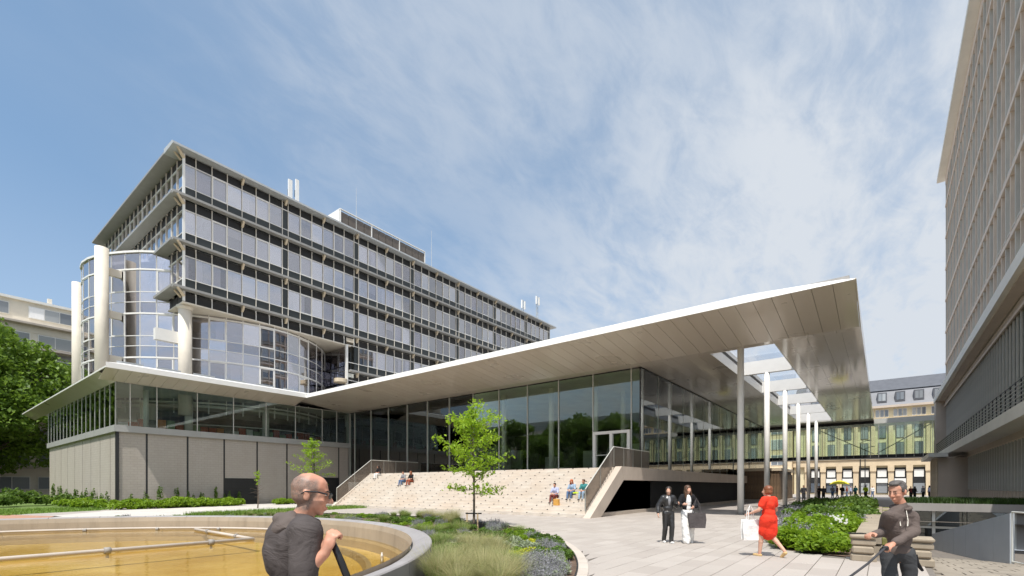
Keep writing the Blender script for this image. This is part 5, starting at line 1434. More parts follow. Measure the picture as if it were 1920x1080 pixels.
tag(wf.build('white_flowers', M['white_flower']), 'white blossoms on the shrub beside the long stone wall', 'flowers', kind='stuff')
# shrubs continue behind the wall on the deck
for k in range(26):
    x = 33.8 + rp.random() * 6; y = -.9 - rp.random() * 4.2; o = plant('dark_shrub', x, y, .8, .05); o['label'] = 'dark low shrub on the raised deck over the basement entrance'; o['group'] = 'shrubs on the raised deck'
n = 9000; C = np.stack([NR.uniform(29.7, 33.2, n), NR.uniform(-5.6, -.7, n), np.full(n, .86)], 1)
rg = np.random.default_rng(5)
def grass_patch(name, X, Y, z, h, w, mat, label):
    n = len(X); a = rg.uniform(0, 6.28, n); hh = h * rg.uniform(.5, 1.2, n); bx = np.cos(a) * hh * .4; by = np.sin(a) * hh * .4; wx = -np.sin(a) * w; wy = np.cos(a) * w
    z = np.full(n, z) if np.isscalar(z) else z
    V = np.stack([np.stack([X - wx, Y - wy, z], 1), np.stack([X + wx, Y + wy, z], 1), np.stack([X + bx, Y + by, z + hh], 1)], 1)
    me = quads_mesh(name, V, mat); o = bpy.data.objects.new(name, me); link(o); return tag(o, label, 'grass', kind='stuff')
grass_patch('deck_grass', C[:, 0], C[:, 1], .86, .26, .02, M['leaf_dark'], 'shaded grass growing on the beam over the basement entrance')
# lawn blades and rough grass at the left
n = 46000; X = NR.uniform(-22, 9.6, n); Y = 31 + 18 * NR.uniform(0, 1, n) ** 1.3
ok = (Y > 31 + np.clip((X + 5) * .9, 0, 9) + np.clip(X - 4, 0, 5) * .6) & (.613 * X - .790 * Y > -1.12 * (.790 * X + .613 * Y))
grass_patch('lawn_grass', X[ok], Y[ok], .0, .16, .022, M['grass_blade'], 'rough green grass of the lawn left of the pavilion')
n = 9000; a = NR.uniform(0, 1, n); X = 10 + a * 13; Y = 30.2 + a * 2.2 + NR.uniform(-1.4, 1.2, n)
grass_patch('verge_grass', X, Y, .0, .24, .02, M['grass_blade'], 'thin strip of grass behind the basin rim before the pale path')
# bushy planting at the foot of the block walls
for k in range(64):
    t = k / 64; x = 9.8 + t * 8.6 + rp.gauss(0, .2); y = 44.4 - .7 * rp.random() - 1.2 * (1 - t) + .0; plant('hedge_plant', x, y, 1.25, 0)
    if k % 2 == 0: plant('hedge_plant', 9.4 + rp.gauss(0, .5), 45 + t * 26, 1.2, 0)
for k in range(14): plant('hedge_plant', 21.6 + rp.random() * 2.2, 43.8 + rp.gauss(0, .4), .9, 0)
for k in range(9): plant('wall_climber', 11.2 + k * 1.0, 46.3, 1.0, 0); plant('wall_climber', 10.05, 47.5 + k * 2.6, 1.1, 0)
for k in range(26): o = plant('dark_shrub', -14 + k * .9 + rp.gauss(0, .4), 55 + rp.gauss(0, 1.5), 1.9, 0); o['label'] = 'green shrub at the back of the lawn under the trees'; o['group'] = 'shrubs at the back of the lawn'
# trees that the glass front mirrors (they stand behind the camera)
src = tree('park_tree', (-26, 30, 0), 13, 6.5, 2.2, 9000, .5, M['leaf_tree'], 'green park tree mirrored in the glass front', group='park trees mirrored in the glass', seed=31, tr=.35, nclump=50)
for i, (x, y, s, r) in enumerate([(-30, 46, 1.15, 1), (-24, 58, .9, 2), (-32, 72, 1.2, 3), (-27, 88, 1.0, 4), (-30, 104, 1.1, 5), (-26, 14, .95, 2.5), (-22, 120, 1.1, .5), (-36, 0, 1.2, .8), (-40, 60, 1.3, 1.9), (-42, 95, 1.3, 2.9)]):
    copy_tree(src, (x, y, 0), r, s * 1.18)
hs_ = [(-12, y) for y in range(24, 110, 4)]
# ================================================================ PEOPLE
CR = Vector((.613, -.790, 0)); CF = Vector((.790, .613, 0)); ZU = Vector((0, 0, 1))
SPH = {}
def sphere_data(n=10):
    if n not in SPH:
        bm = bmesh.new(); bmesh.ops.create_icosphere(bm, subdivisions=2, radius=1); SPH[n] = ([v.co.copy() for v in bm.verts], [tuple(v.index for v in f.verts) for f in bm.faces]); bm.free()
    return SPH[n]
TMPS = bpy.data.scenes.new('workbench')
class Blob:
    """union of tapered capsules and ellipsoids, fused into one continuous skin by a voxel remesh"""
    def __init__(s): s.v = []; s.f = []
    def ell(s, c, r, rot=None):
        vs, fs = sphere_data(); n = len(s.v); c = Vector(c)
        for v in vs:
            p = Vector((v.x * r[0], v.y * r[1], v.z * r[2]))
            if rot is not None: p = rot @ p
            s.v.append(tuple(c + p))
        s.f += [tuple(n + i for i in f) for f in fs]; return s
    def cap(s, a, ra, b, rb):
        a = Vector(a); b = Vector(b); s.ell(a, (ra,) * 3); s.ell(b, (rb,) * 3)
        d = b - a
        if d.length < 1e-5: return s
        d.normalize(); u = d.orthogonal().normalized(); w = d.cross(u); n = len(s.v); K = 14
        for p, r in ((a, ra), (b, rb)):
            for k in range(K): t = 2 * pi * k / K; s.v.append(tuple(p + (u * cos(t) + w * sin(t)) * r))
        for k in range(K): s.f.append((n + k, n + (k + 1) % K, n + K + (k + 1) % K, n + K + k))
        s.f.append(tuple(n + k for k in range(K - 1, -1, -1))); s.f.append(tuple(n + K + k for k in range(K))); return s
    def chain(s, P, R):
        for i in range(len(P) - 1): s.cap(P[i], R[i], P[i + 1], R[i + 1])
        return s
    def mesh(s, name, vox, mats, rule=None, sm=3, fold=0, fscale=14):
        me = bpy.data.meshes.new('tmp'); me.from_pydata(s.v, [], s.f); o = bpy.data.objects.new('tmp', me); TMPS.collection.objects.link(o)
        r = o.modifiers.new('r', 'REMESH'); r.mode = 'VOXEL'; r.voxel_size = vox; r.use_smooth_shade = True
        q = o.modifiers.new('s', 'SMOOTH'); q.factor = .5; q.iterations = sm
        TMPS.view_layers[0].update(); dg = TMPS.view_layers[0].depsgraph; m2 = bpy.data.meshes.new_from_object(o.evaluated_get(dg)); m2.name = name
        bpy.data.objects.remove(o); bpy.data.meshes.remove(me)
        m2.materials.clear()
        for m in (mats if isinstance(mats, (list, tuple)) else [mats]): m2.materials.append(m)
        n = len(m2.vertices)
        if fold and n:
            co = np.empty(n * 3); m2.vertices.foreach_get('co', co); no = np.empty(n * 3); m2.vertices.foreach_get('normal', no); co = co.reshape(-1, 3); no = no.reshape(-1, 3)
            x, y, z = co.T
            w = np.sin(z * fscale * 2.1 + 2.2 * np.sin(x * fscale * .9 + y * fscale * .7)) * .6 + np.sin(z * fscale * 4.3 + x * fscale * 2 + 1.7 * np.sin(y * fscale)) * .4
            co += no * (np.sign(w) * np.abs(w) ** 1.4 * fold)[:, None]; m2.vertices.foreach_set('co', co.reshape(-1))
        if rule:
            mi = [rule(p.center) for p in m2.polygons]; m2.polygons.foreach_set('material_index', mi)
        m2.polygons.foreach_set('use_smooth', [True] * len(m2.polygons)); m2.update(); return m2

def skin(name, col):
    m = Mat(name); v = m.coord(); a = m.noise(v, 14, 4, .6); c = m.mix(m.mr(a, .35, .7, 0, 1), col, tuple(min(1, x * y) for x, y in zip(col, (1.12, .88, .82))))
    return m.pbr(c, .5, 0, .4, m.noise(v, 160, 2), .08, .002)
M['skin'] = skin('skin', (.50, .27, .185)); M['skin_light'] = skin('skin_light', (.60, .38, .28)); M['skin_dark'] = skin('skin_tan', (.36, .19, .12))
def cloth(name, col, rough=.85, sc=40, var=.18, spec=.25):
    m = Mat(name); v = m.coord(); w = m.noise(v, 5, 4, .6); t = m.noise(v, sc * 6, 2, .5)
    c = m.mix(m.mr(w, .3, .7, 0, 1), tuple(x * (1 - var) for x in col), tuple(min(1, x * (1 + var)) for x in col))
    wr = m.noise(m.coord((1, 1, 1.9), rot=(.3, .5, 0)), 5, 4, .55, 1.6)
    return m.pbr(c, rough, 0, spec, m.math('ADD', m.math('MULTIPLY', t, .06), wr), .55, .03)
C_ = {k: cloth('cloth_' + k, v) for k, v in dict(charcoal=(.075, .064, .062), hood=(.125, .102, .092), taupe=(.115, .090, .080), black=(.015, .015, .017), dark=(.05, .05, .055), white=(.78, .77, .75), red=(.75, .045, .02), blue=(.22, .32, .48), teal=(.05, .22, .22),
     denim=(.10, .16, .28), lightdenim=(.30, .40, .52), cream=(.72, .68, .60), maroon=(.16, .04, .035), yellow=(.72, .62, .04), hivis=(.62, .82, .03), grey=(.25, .25, .26), orange=(.62, .33, .08), lilac=(.42, .45, .62), bag=(.085, .075, .075), tan=(.55, .38, .18), rust=(.30, .08, .04)).items()}
M['leather'] = plain('black_leather', (.022, .021, .021), .32, var=.2, scale=6, spec=.6)
M['trouser_dark'] = cloth('dark_jeans', (.050, .052, .056)); M['hair_dark'] = plain('dark_hair', (.028, .018, .013), .45, var=.4, scale=30); M['hair_brown'] = plain('brown_hair', (.085, .042, .022), .45, var=.4, scale=30)
M['hair_auburn'] = plain('auburn_hair', (.20, .065, .025), .45, var=.35, scale=30); M['hair_red'] = plain('red_hair', (.42, .10, .03), .5, var=.35, scale=30); M['hair_grey'] = plain('greying_hair', (.085, .075, .068), .6, var=.5, scale=60)
M['stubble'] = plain('shaved_hair', (.21, .165, .14), .75, var=.28, scale=70); M['eye_white'] = plain('eye_white', (.30, .25, .22), .35); M['iris'] = plain('iris', (.04, .03, .02), .2); M['lip'] = plain('lip', (.42, .16, .13), .5)
M['plastic'] = plain('black_plastic', (.012, .012, .013), .3)

def head_parts(B, c, yaw, pitch=0, k=1.0):
    """yaw: direction the face points (angle in the figure frame, 0 = +y)"""
    R = Matrix.Rotation(yaw, 3, 'Z') @ Matrix.Rotation(pitch, 3, 'X')
    def P(x, y, z): return Vector(c) + R @ Vector((x * k, y * k, z * k))
    def E(x, y, z, a, b, d): B.ell(P(x, y, z), (a * k, b * k, d * k), R)
    E(0, -.014, .032, .076, .098, .086); E(0, -.03, -.005, .068, .075, .07); E(0, .03, -.03, .060, .060, .083); E(0, .048, -.078, .036, .034, .032); E(0, .062, -.096, .022, .022, .018)
    E(0, .074, .028, .044, .018, .014); E(0, .022, .040, .068, .064, .068); E(0, .035, .0, .062, .056, .06)
    E(.036, .062, -.030, .022, .022, .020); E(-.036, .062, -.030, .022, .022, .020)
    B.cap(P(0, .090, .012), .009 * k, P(0, .114, -.030), .0125 * k); E(.012, .100, -.034, .009, .011, .008); E(-.012, .100, -.034, .009, .011, .008)
    E(0, .090, -.066, .021, .012, .006); E(0, .087, -.076, .019, .012, .007)
    for s in (-1, 1): E(s * .077, -.012, -.012, .008, .019, .030); E(s * .078, -.020, .006, .010, .013, .014)
    return P, R
def hand(B, wrist, d, palm_n, side=1, curl=.5, k=1.0, grip=False):
    """five separate fingers; d = direction of the hand, palm_n = direction the palm faces"""
    d = Vector(d).normalized(); n = (Vector(palm_n) - d * Vector(palm_n).dot(d)).normalized(); w = d.cross(n) * side; W_ = Vector(wrist)
    pc = W_ + d * .052 * k
    Rm = Matrix((w, d, n)).transposed(); B.ell(pc, (.038 * k, .050 * k, .016 * k), Rm); B.cap(W_, .024 * k, pc, .024 * k)
    Ls = (.068, .078, .072, .056)
    for i in range(4):
        r0 = pc + w * (.030 - .020 * i) * k + d * .036 * k; a = 0; p = r0; rad = .0088 * k
        for j, f in enumerate((.45, .32, .23)):
            a += curl * (1.1 if j else .8); q = p + (d * cos(a) + n * sin(a)) * Ls[i] * f * k; B.cap(p, rad, q, rad * .9); p = q; rad *= .92
    t0 = W_ + d * .02 * k + w * .024 * k; t1 = t0 + (d * .6 + w * .7 + n * .35).normalized() * .036 * k; t2 = t1 + (d * .8 + w * (.1 - curl * .5) + n * (.3 + curl * .6)).normalized() * .03 * k
    B.cap(t0, .013 * k, t1, .0105 * k).cap(t1, .0105 * k, t2, .009 * k)
class Fig:
    def __init__(s, base, ex, ey, label, group=None, cat='person'):
        s.base = Vector(base); s.ex = Vector(ex); s.ey = Vector(ey); s.e = empty('person', tuple(base), label, cat, group)
        s.e.rotation_euler = (0, 0, atan2(s.ex.y, s.ex.x))
        s.body = None
    def add(s, me, name, parent=None):
        o = bpy.data.objects.new(name, me); COL.objects.link(o); o.parent = parent or s.e; WLOC[o.name] = tuple(s.base); return o
    def part(s, B, name, vox, mats, rule=None, sm=3, parent=None, fold=0, fscale=14): return s.add(B.mesh(name, vox, mats, rule, sm, fold, fscale), name, parent)
    def w(s, p): return s.base + s.ex * p[0] + s.ey * p[1] + ZU * p[2]

def V3(*a): return Vector(a)
def stand(f=0, k=1.0, lean=0, arms=None, legs=None, head=None, wide=1.0, hipw=1.0):
    """default joints, frame x = viewer's right, y = away; f = facing angle of the trunk (0 = +y)"""
    R = Matrix.Rotation(f, 3, 'Z')
    def P(x, y, z): v = R @ Vector((x * k, y * k, 0)); return Vector((v.x, v.y, z * k))
    J = dict(P=P, f=f, k=k, R=R)
    J['neck'] = P(0, -.01 + lean, 1.475); J['head'] = P(0, .035 + lean * 1.2, 1.615); J['chest'] = P(0, .0 + lean * .7, 1.27); J['waist'] = P(0, 0 + lean * .3, 1.08); J['hip'] = P(0, 0, .95)
    for s, n in ((1, 'R'), (-1, 'L')):
        J['sh' + n] = P(.178 * wide * s, -.01 + lean * .9, 1.41); J['el' + n] = P(.245 * wide * s, -.04 + lean * .6, 1.13); J['wr' + n] = P(.255 * wide * s, .07 + lean * .4, .89)
        J['hp' + n] = P(.085 * s * hipw, 0, .93); J['kn' + n] = P(.095 * s * hipw, .02, .50); J['an' + n] = P(.10 * s * hipw, -.02, .085); J['to' + n] = P(.12 * s * hipw, .13, .035)
    for d in (arms, legs, head):
        if d:
            for a, b in d.items(): J[a] = P(*b)
    return J
def body(F, J, sk, vox, yaw=0, pitch=0, fem=False, hands=True, handd=None, curl=.45, rule=None, mats=None, fat=1.0, feet=True):
    k = J['k']; R = J['R']; B = Blob(); c = 1.0 * fat
    B.ell(J['chest'] + V3(0, 0, .03 * k), (.150 * c * k, .105 * c * k, .19 * k), R); B.ell(J['waist'], (.125 * c * k, .10 * c * k, .14 * k), R); B.ell(J['hip'], (.155 * c * k, .115 * c * k, .12 * k), R)
    B.cap(J['shR'], .052 * k, J['shL'], .052 * k); B.cap(J['neck'] - V3(0, 0, .03 * k), .062 * k, J['neck'], .053 * k); B.cap(J['neck'], .053 * k, J['head'] + V3(0, 0, -.05 * k), .050 * k)
    HP, HR = head_parts(B, J['head'], J['f'] + yaw, pitch, k * J.get('hk', 1))
    for n in 'RL':
        B.chain([J['sh' + n], J['el' + n], J['wr' + n]], [.050 * k * c, .038 * k * c, .026 * k]); m_ = J['el' + n].lerp(J['wr' + n], .3); B.ell(m_, (.040 * k,) * 3)
        B.chain([J['hp' + n], J['kn' + n], J['an' + n]], [.088 * k * c, .055 * k * c, .036 * k]); B.ell(J['kn' + n].lerp(J['an' + n], .28), (.054 * k * c,) * 3)
        if feet: B.cap(J['an' + n] - V3(0, 0, .03 * k), .036 * k, J['to' + n], .028 * k)
        if hands:
            dd = (handd or {}).get(n); d = dd[0] if dd else (J['wr' + n] - J['el' + n]); pn = dd[1] if dd else (-(R @ V3(1, 0, 0)) * (1 if n == 'R' else -1))
            hand(B, J['wr' + n], d, pn, 1 if n == 'R' else -1, dd[2] if dd and len(dd) > 2 else curl, k * 1.02)
    F.HP = HP; F.HR = HR
    F.body = F.part(B, 'body', vox, mats or [sk], rule, 2); return F.body
def top(F, J, mat, vox, sleeve=1.0, infl=.018, hood=False, length=.86, name='top', open_=False, fat=1.0, fold=.004, sm=4):
    k = J['k']; R = J['R']; B = Blob(); c = fat
    for n in 'RL': B.cap(J['neck'] - V3(0, 0, .045 * k), (.058 + infl * .5) * k, J['sh' + n] * .85 + J['chest'] * .15, (.060 + infl) * k); B.cap(J['sh' + n] * .55 + J['chest'] * .45, (.085 + infl) * k * c, J['waist'] * .75 + J['sh' + n] * .25, (.085 + infl) * k * c)
    B.ell(J['chest'] + V3(0, 0, .03 * k), ((.150 * c + infl) * k, (.108 * c + infl) * k, .20 * k), R); B.ell(J['waist'], ((.132 * c + infl) * k, (.106 * c + infl) * k, .16 * k), R)
    hz = J['hip'] * 1.0; hz.z = length * k + .09 * k; B.ell(hz, ((.150 * c + infl) * k, (.112 * c + infl) * k, .10 * k), R)
    B.cap(J['shR'], (.052 + infl) * k, J['shL'], (.052 + infl) * k); B.cap(J['neck'] - V3(0, 0, .05 * k), .075 * k, J['neck'] - V3(0, 0, .012 * k), .060 * k)
    for n in 'RL':
        if sleeve <= 1: e = J['sh' + n].lerp(J['el' + n], sleeve); B.chain([J['sh' + n], e], [(.056 + infl) * k, (.044 + infl) * k])
        else: e = J['el' + n].lerp(J['wr' + n], min(1, sleeve - 1)); B.chain([J['sh' + n], J['el' + n], e], [(.056 + infl) * k, (.044 + infl) * k, (.030 + infl * .8) * k])
    if hood:
        P = J['P']; nk = J['neck']
        for a in range(-5, 6):
            t = a / 5 * 2.3; r = .092 * k; q = nk + R @ V3(sin(t) * r, -cos(t) * r * 1.05, 0) + V3(0, 0, (-.005 - .03 * (1 - cos(t)) / 2) * k)
            B.ell(q, (.036 * k,) * 3)
        B.ell(nk + R @ V3(0, -.105 * k, -.055 * k), (.095 * k, .055 * k, .085 * k), R)
    return F.part(B, name, vox, mat, None, sm, None, fold, 11)
def bottoms(F, J, mat, vox, infl=.016, flare=0.0, name='trousers', fat=1.0, short=1.0, fold=.003):
    k = J['k']; R = J['R']; B = Blob(); B.ell(J['hip'] + V3(0, 0, .0), ((.150 * fat + infl) * k, (.112 * fat + infl) * k, .115 * k), R)
    for n in 'RL':
        a = J['an' + n] + V3(0, 0, .015 * k); kn = J['kn' + n]
        if short < 1: B.chain([J['hp' + n], J['hp' + n].lerp(kn, short * 1.6)], [(.092 * fat + infl) * k, (.07 + infl) * k]); continue
        B.chain([J['hp' + n], kn, a], [(.092 * fat + infl) * k, (.060 + infl + flare * .6) * k, (.042 + infl + flare) * k])
    return F.part(B, name, vox, mat, None, 2, None, fold, 12)
def shoes(F, J, mat, vox, k2=1.0):
    k = J['k']
    for n in 'RL':
        B = Blob(); a = J['an' + n]; t = J['to' + n]; B.cap(a + V3(0, 0, -.045 * k), .044 * k, t, .036 * k); d = (t - a); B.ell(a - V3(d.x, d.y, 0).normalized() * .02 * k - V3(0, 0, .04 * k), (.042 * k,) * 3)
        F.part(B, 'shoe', vox, mat, None, 1)
def hair(F, J, mat, kind, vox):
    k = J['k'] * J.get('hk', 1); B = Blob(); P = F.HP; Rm = F.HR
    def E(x, y, z, a, b, d): B.ell(P(x, y, z), (a * k, b * k, d * k), Rm)
    if kind == 'short':
        E(0, -.028, .050, .082, .098, .080); E(0, -.050, .0, .078, .070, .060); E(0, .045, .098, .055, .045, .026); E(.0, .012, .108, .06, .06, .028)
        for s in (-1, 1): E(s * .070, .012, .03, .012, .022, .04)
    if kind == 'tied': E(0, -.03, .048, .084, .098, .082); E(0, -.055, 0, .074, .062, .06); E(0, -.12, .02, .035, .04, .05)
    if kind == 'bob': E(0, -.026, .050, .096, .110, .094); E(0, -.045, -.02, .096, .084, .078); [E(s * .072, -.0, -.02, .022, .05, .065) for s in (-1, 1)]
    if kind == 'long':
        E(0, -.022, .052, .096, .110, .092); E(0, -.055, -.06, .100, .065, .13); E(0, -.07, -.20, .105, .050, .15)
        for s in (-1, 1): E(s * .080, .012, -.03, .024, .050, .09); E(s * .095, .02, -.16, .030, .045, .13)
    if kind == 'cap': E(0, -.01, .055, .084, .10, .07); E(0, .1, .05, .05, .05, .012)
    return F.part(B, 'hair' if kind != 'cap' else 'cap', vox, mat, None, 2, None, .002, 60)
def eyes(F, J, glasses=False):
    k = J['k'] * J.get('hk', 1)
    for s in (-1, 1):
        B = Blob(); B.ell(F.HP(s * .030, .079, .004), (.0115 * k, .009 * k, .0042 * k), F.HR); e = F.part(B, 'eye', .0016, M['eye_white'], None, 1)
        B = Blob(); B.ell(F.HP(s * .030, .0862, .004), (.0062 * k, .003 * k, .0042 * k), F.HR); F.part(B, 'iris', .0015, M['iris'], None, 1, e)
        B = Blob(); B.cap(F.HP(s * .014, .094, .026), .0045 * k, F.HP(s * .044, .084, .028), .0035 * k); F.part(B, 'eyebrow', .0025, M['hair_dark'], None, 1)

def view(px, D, z=0):
    s = (px - 960) / 896; p = CF * D + CR * (s * D); return (p.x, p.y, z)

# ---- the bald man at the left front, walking right
DL = 2.5; BX = 551
def pL(px, py, dy=0):
    D = DL + dy; return V3((px - 960) / 896 * D - (BX - 960) / 896 * DL, dy, EYE - (py - 912) / 896 * D)
F = Fig(view(BX, DL), CR, CF, 'bald man with dark glasses in a charcoal hooded top, seen from behind')
f0 = -pi / 2 + RAD(20)                                      # faces image-right and a little away
J = stand(f0, 1.0, lean=.03, wide=1.0); P = J['P']
J['hk'] = .94; J['head'] = pL(583, 926, 0); J['neck'] = pL(567, 968, 0)
J['shR'] = pL(574, 996, -.17); J['elR'] = pL(570, 1074, -.22); J['wrR'] = pL(610, 1036, -.20); J['shL'] = pL(571, 990, .18); J['elL'] = P(-.25, .04, 1.13); J['wrL'] = P(-.22, .2, .98)
J['chest'] = pL(549, 1040, 0); J['waist'] = J['chest'] + V3(.0, 0, -.20); J['hip'] = V3(0, 0, .96)
J['knR'] = P(.10, .12, .50); J['anR'] = P(.10, .16, .09); J['toR'] = P(.12, .31, .05); J['knL'] = P(-.09, -.02, .5); J['anL'] = P(-.10, -.28, .13); J['toL'] = P(-.10, -.15, .04)
hc = J['head'].copy(); Rh = Matrix.Rotation(f0 + RAD(-3), 3, 'Z') @ Matrix.Rotation(-RAD(9), 3, 'X')
m = Mat('clipped_head_skin'); v = m.coord(); at_ = m.n('ShaderNodeAttribute'); at_.attribute_name = 'hair'
a1 = m.noise(v, 14, 4, .6); cs_ = m.mix(m.mr(a1, .35, .7, 0, 1), (.52, .285, .20), (.56, .25, .16)); nz_ = m.noise(v, 220, 3, .7); hh_ = m.mix(m.mr(nz_, .3, .7, 0, 1), (.085, .068, .058), (.26, .20, .165))
fac = m.math('MULTIPLY', at_.outputs['Fac'], m.mr(m.noise(v, 60, 4, .7), .25, .6, .6, 1.0), True)
M['bald_skin'] = m.pbr(m.mix(fac, cs_, hh_), .5, 0, .4, nz_, .12, .002)
Rr0 = J['R']
bd = body(F, J, M['bald_skin'], .0065, RAD(-3), -RAD(9), handd={'R': ((J['wrR'] - J['elR']).normalized() * .6 + V3(.0, 0, .8), P(-.75, .75, 0), 1.15), 'L': ((J['wrL'] - J['elL']), P(1, 0, 0), .5)}, fat=.95)
co = np.empty(len(bd.data.vertices) * 3); bd.data.vertices.foreach_get('co', co); co = co.reshape(-1, 3); q_ = (co - np.array(hc)) @ np.array(Rh)
sm_ = lambda x, a, b: np.clip((x - a) / (b - a), 0, 1) ** 2 * (3 - 2 * np.clip((x - a) / (b - a), 0, 1))
near_ = np.linalg.norm(q_, axis=1) < .17
hv = (1 - sm_(q_[:, 2] + .35 * np.minimum(0, q_[:, 1] + .02) * -1 * -1, .058, .098)) * sm_(q_[:, 2], -.105, -.075) * (1 - sm_(q_[:, 1] + .35 * np.maximum(0, -q_[:, 2]), .022, .045))
ear = (np.abs(q_[:, 0]) > .068) & (q_[:, 2] < .022) & (q_[:, 2] > -.05) & (q_[:, 1] > -.045) & (q_[:, 1] < .02)
hv = np.where(near_ & ~ear, hv, 0) * .92
at2 = bd.data.attributes.new('hair', 'FLOAT', 'POINT'); at2.data.foreach_set('value', hv.astype(np.float32))
J['chest'] = J['chest'] + Rr0 @ V3(0, -.015, 0)
top(F, J, C_['charcoal'], .009, 1.0, .026, False, .84, 'hooded_top', fat=.98, fold=.0035, sm=10)
B = Blob(); nk = J['neck']; Rr = J['R']                      # the hood lies folded on the shoulders
for i in range(-6, 7):
    t = i / 6 * 2.3; q2 = nk + Rr @ V3(sin(t) * .108, -.012 - cos(t) * .098, 0) + V3(0, 0, -.008 - .045 * (1 - cos(t)) / 2); B.ell(q2, (.038, .038, .034))
B.ell(nk + Rr @ V3(0, -.078, -.040), (.150, .088, .056), Rr @ Matrix.Rotation(.80, 3, 'X')); B.ell(nk + Rr @ V3(0, -.045, -.045), (.165, .085, .040), Rr)
F.part(B, 'hood', .008, C_['hood'], None, 7, None, .003, 10)
bottoms(F, J, M['trouser_dark'], .014); shoes(F, J, C_['black'], .012); eyes(F, J)
g = Blob(); HP = F.HP
for s in (-1, 1): g.chain([HP(s * .070, .088, .012), HP(s * .080, .04, .018), HP(s * .083, -.02, .012), HP(s * .081, -.04, -.004)], [.0045, .0045, .004, .003])
g.cap(HP(-.014, .112, .010), .003, HP(.014, .112, .010), .003)
gl = F.part(g, 'glasses', .0022, M['plastic'], None, 1)
for s in (-1, 1): b2 = Blob(); b2.ell(HP(s * .040, .104, .002), (.026, .004, .017), F.HR @ Matrix.Rotation(-s * .25, 3, 'Z')); F.part(b2, 'lens', .0022, M['plastic'], None, 1, gl)
a_ = F.w(pL(618, 1004, -.17)); b_ = F.w(pL(657, 1100, -.17))
sb_ = empty('black_strap', tuple(a_), 'wide black strap gripped in the fist of the bald man', 'strap')
MB().tube([tuple(a_), tuple(a_.lerp(b_, .5) + CR * .004), tuple(b_ + (b_ - a_) * .8)], [.014, .018, .018], 8).build('strap', M['plastic'], sb_, smooth=True); MB().tube([tuple(a_ + ZU * .012), tuple(a_)], [.010, .014], 8).build('grip', M['dark_metal'], sb_, smooth=True)

# ---- the man at the right front
DM = 5.27; MX = 1688
def pR(px, py, dy=0):
    D = DM + dy; return V3((px - 960) / 896 * D - (MX - 960) / 896 * DM, dy, EYE - (py - 912) / 896 * D)
F = Fig(view(MX, DM), CR, CF, 'man with short greying hair in a taupe sweater and dark jeans, holding a leash')
f0 = pi - RAD(28)                                           # chest towards the camera, turned to image-left
J = stand(f0, .99, wide=1.0); P = J['P']; k = J['k']
J['hk'] = .98; J['head'] = pR(1682, 922, 0); J['neck'] = pR(1689, 945, .01)
J['shL'] = pR(1709, 968, .02); J['shR'] = pR(1666, 967, -.06); J['elL'] = pR(1715, 996, -.05); J['wrL'] = pR(1676, 1019, -.27)
J['elR'] = pR(1656, 999, .10); J['wrR'] = pR(1639, 1002, -.12)
J['chest'] = pR(1687, 986, .03); J['waist'] = pR(1686, 1012, .01); J['hip'] = pR(1683, 1036, 0); J['hpL'] = J['hip'] + P(-.085, 0, 0); J['hpR'] = J['hip'] + P(.085, 0, 0)
for n, s in (('L', -1), ('R', 1)): J['kn' + n] = P(.10 * s, .03 + .06 * s, .52); J['an' + n] = P(.11 * s, .06 * s, .09); J['to' + n] = P(.13 * s, .15 + .06 * s, .04)
body(F, J, M['skin'], .0075, -RAD(38), -RAD(12), handd={'L': (V3(-.85, -.3, -.3), V3(.0, .2, -1), .75), 'R': (V3(-.92, -.35, .06), V3(.2, -.2, -.9), .7)}, fat=.78)
top(F, J, C_['taupe'], .009, 1.95, .013, False, .86, 'sweater', fat=.80, fold=.006, sm=5)
B = Blob(); nk = J['neck']; Rr = J['R']
for i in range(-7, 8):
    t = i / 7 * 2.7; q2 = nk + Rr @ V3(sin(t) * .082, .0 - cos(t) * .078, 0) + V3(0, 0, -.018 - .040 * (1 - cos(t)) / 2); B.ell(q2, (.024, .024, .020))
F.part(B, 'collar', .007, C_['taupe'], None, 2)
for s in (-1, 1): B = Blob(); B.chain([nk + Rr @ V3(s * .03, .09, -.07), nk + Rr @ V3(s * .035, .135, -.17), nk + Rr @ V3(s * .03, .14, -.23)], [.004, .004, .006]); F.part(B, 'drawstring', .003, C_['cream'], None, 1)
bottoms(F, J, M['trouser_dark'], .012, .008, fat=.80, fold=.005); shoes(F, J, C_['black'], .014); hair(F, J, M['hair_grey'], 'short', .007); eyes(F, J)
hL = F.w(pR(1660, 1027, -.33)); fw_ = F.w(pR(1590, 1082, -.75))
ls = empty('dog_leash', tuple(hL), 'grey flat dog leash running down to the left from the hand of the sweater man', 'leash')
MB().tube([tuple(hL), tuple(hL.lerp(fw_, .5) - ZU * .02), tuple(fw_ + (fw_ - hL) * .5)], .011, 6).build('webbing', C_['dark'], ls); MB().box(hL.x - .022, hL.x + .022, hL.y - .03, hL.y + .03, hL.z - .03, hL.z + .02).build('leash_handle', M['plastic'], ls, bevel=.012)
hR = F.w(pR(1620, 1001, -.16)); ph = empty('phone', tuple(hR), 'dark phone held flat in the outstretched hand of the sweater man', 'phone')
b = MB(); b.obox((hR.x, hR.y), (hR.x - CR.x * .15, hR.y - CR.y * .15), .07, hR.z, hR.z + .010); b.build('phone_body', M['plastic'], ph, bevel=.003)
hs = F.w(pR(1716, 1040, .05)); hb = empty('hanging_strap', tuple(hs), 'black bag strap hanging behind the hip of the sweater man', 'strap')
MB().tube([tuple(hs), tuple(F.w(pR(1719, 1056, .05))), tuple(F.w(pR(1730, 1070, .05)))], [.022, .026, .014], 6).build('strap', C_['black'], hb)

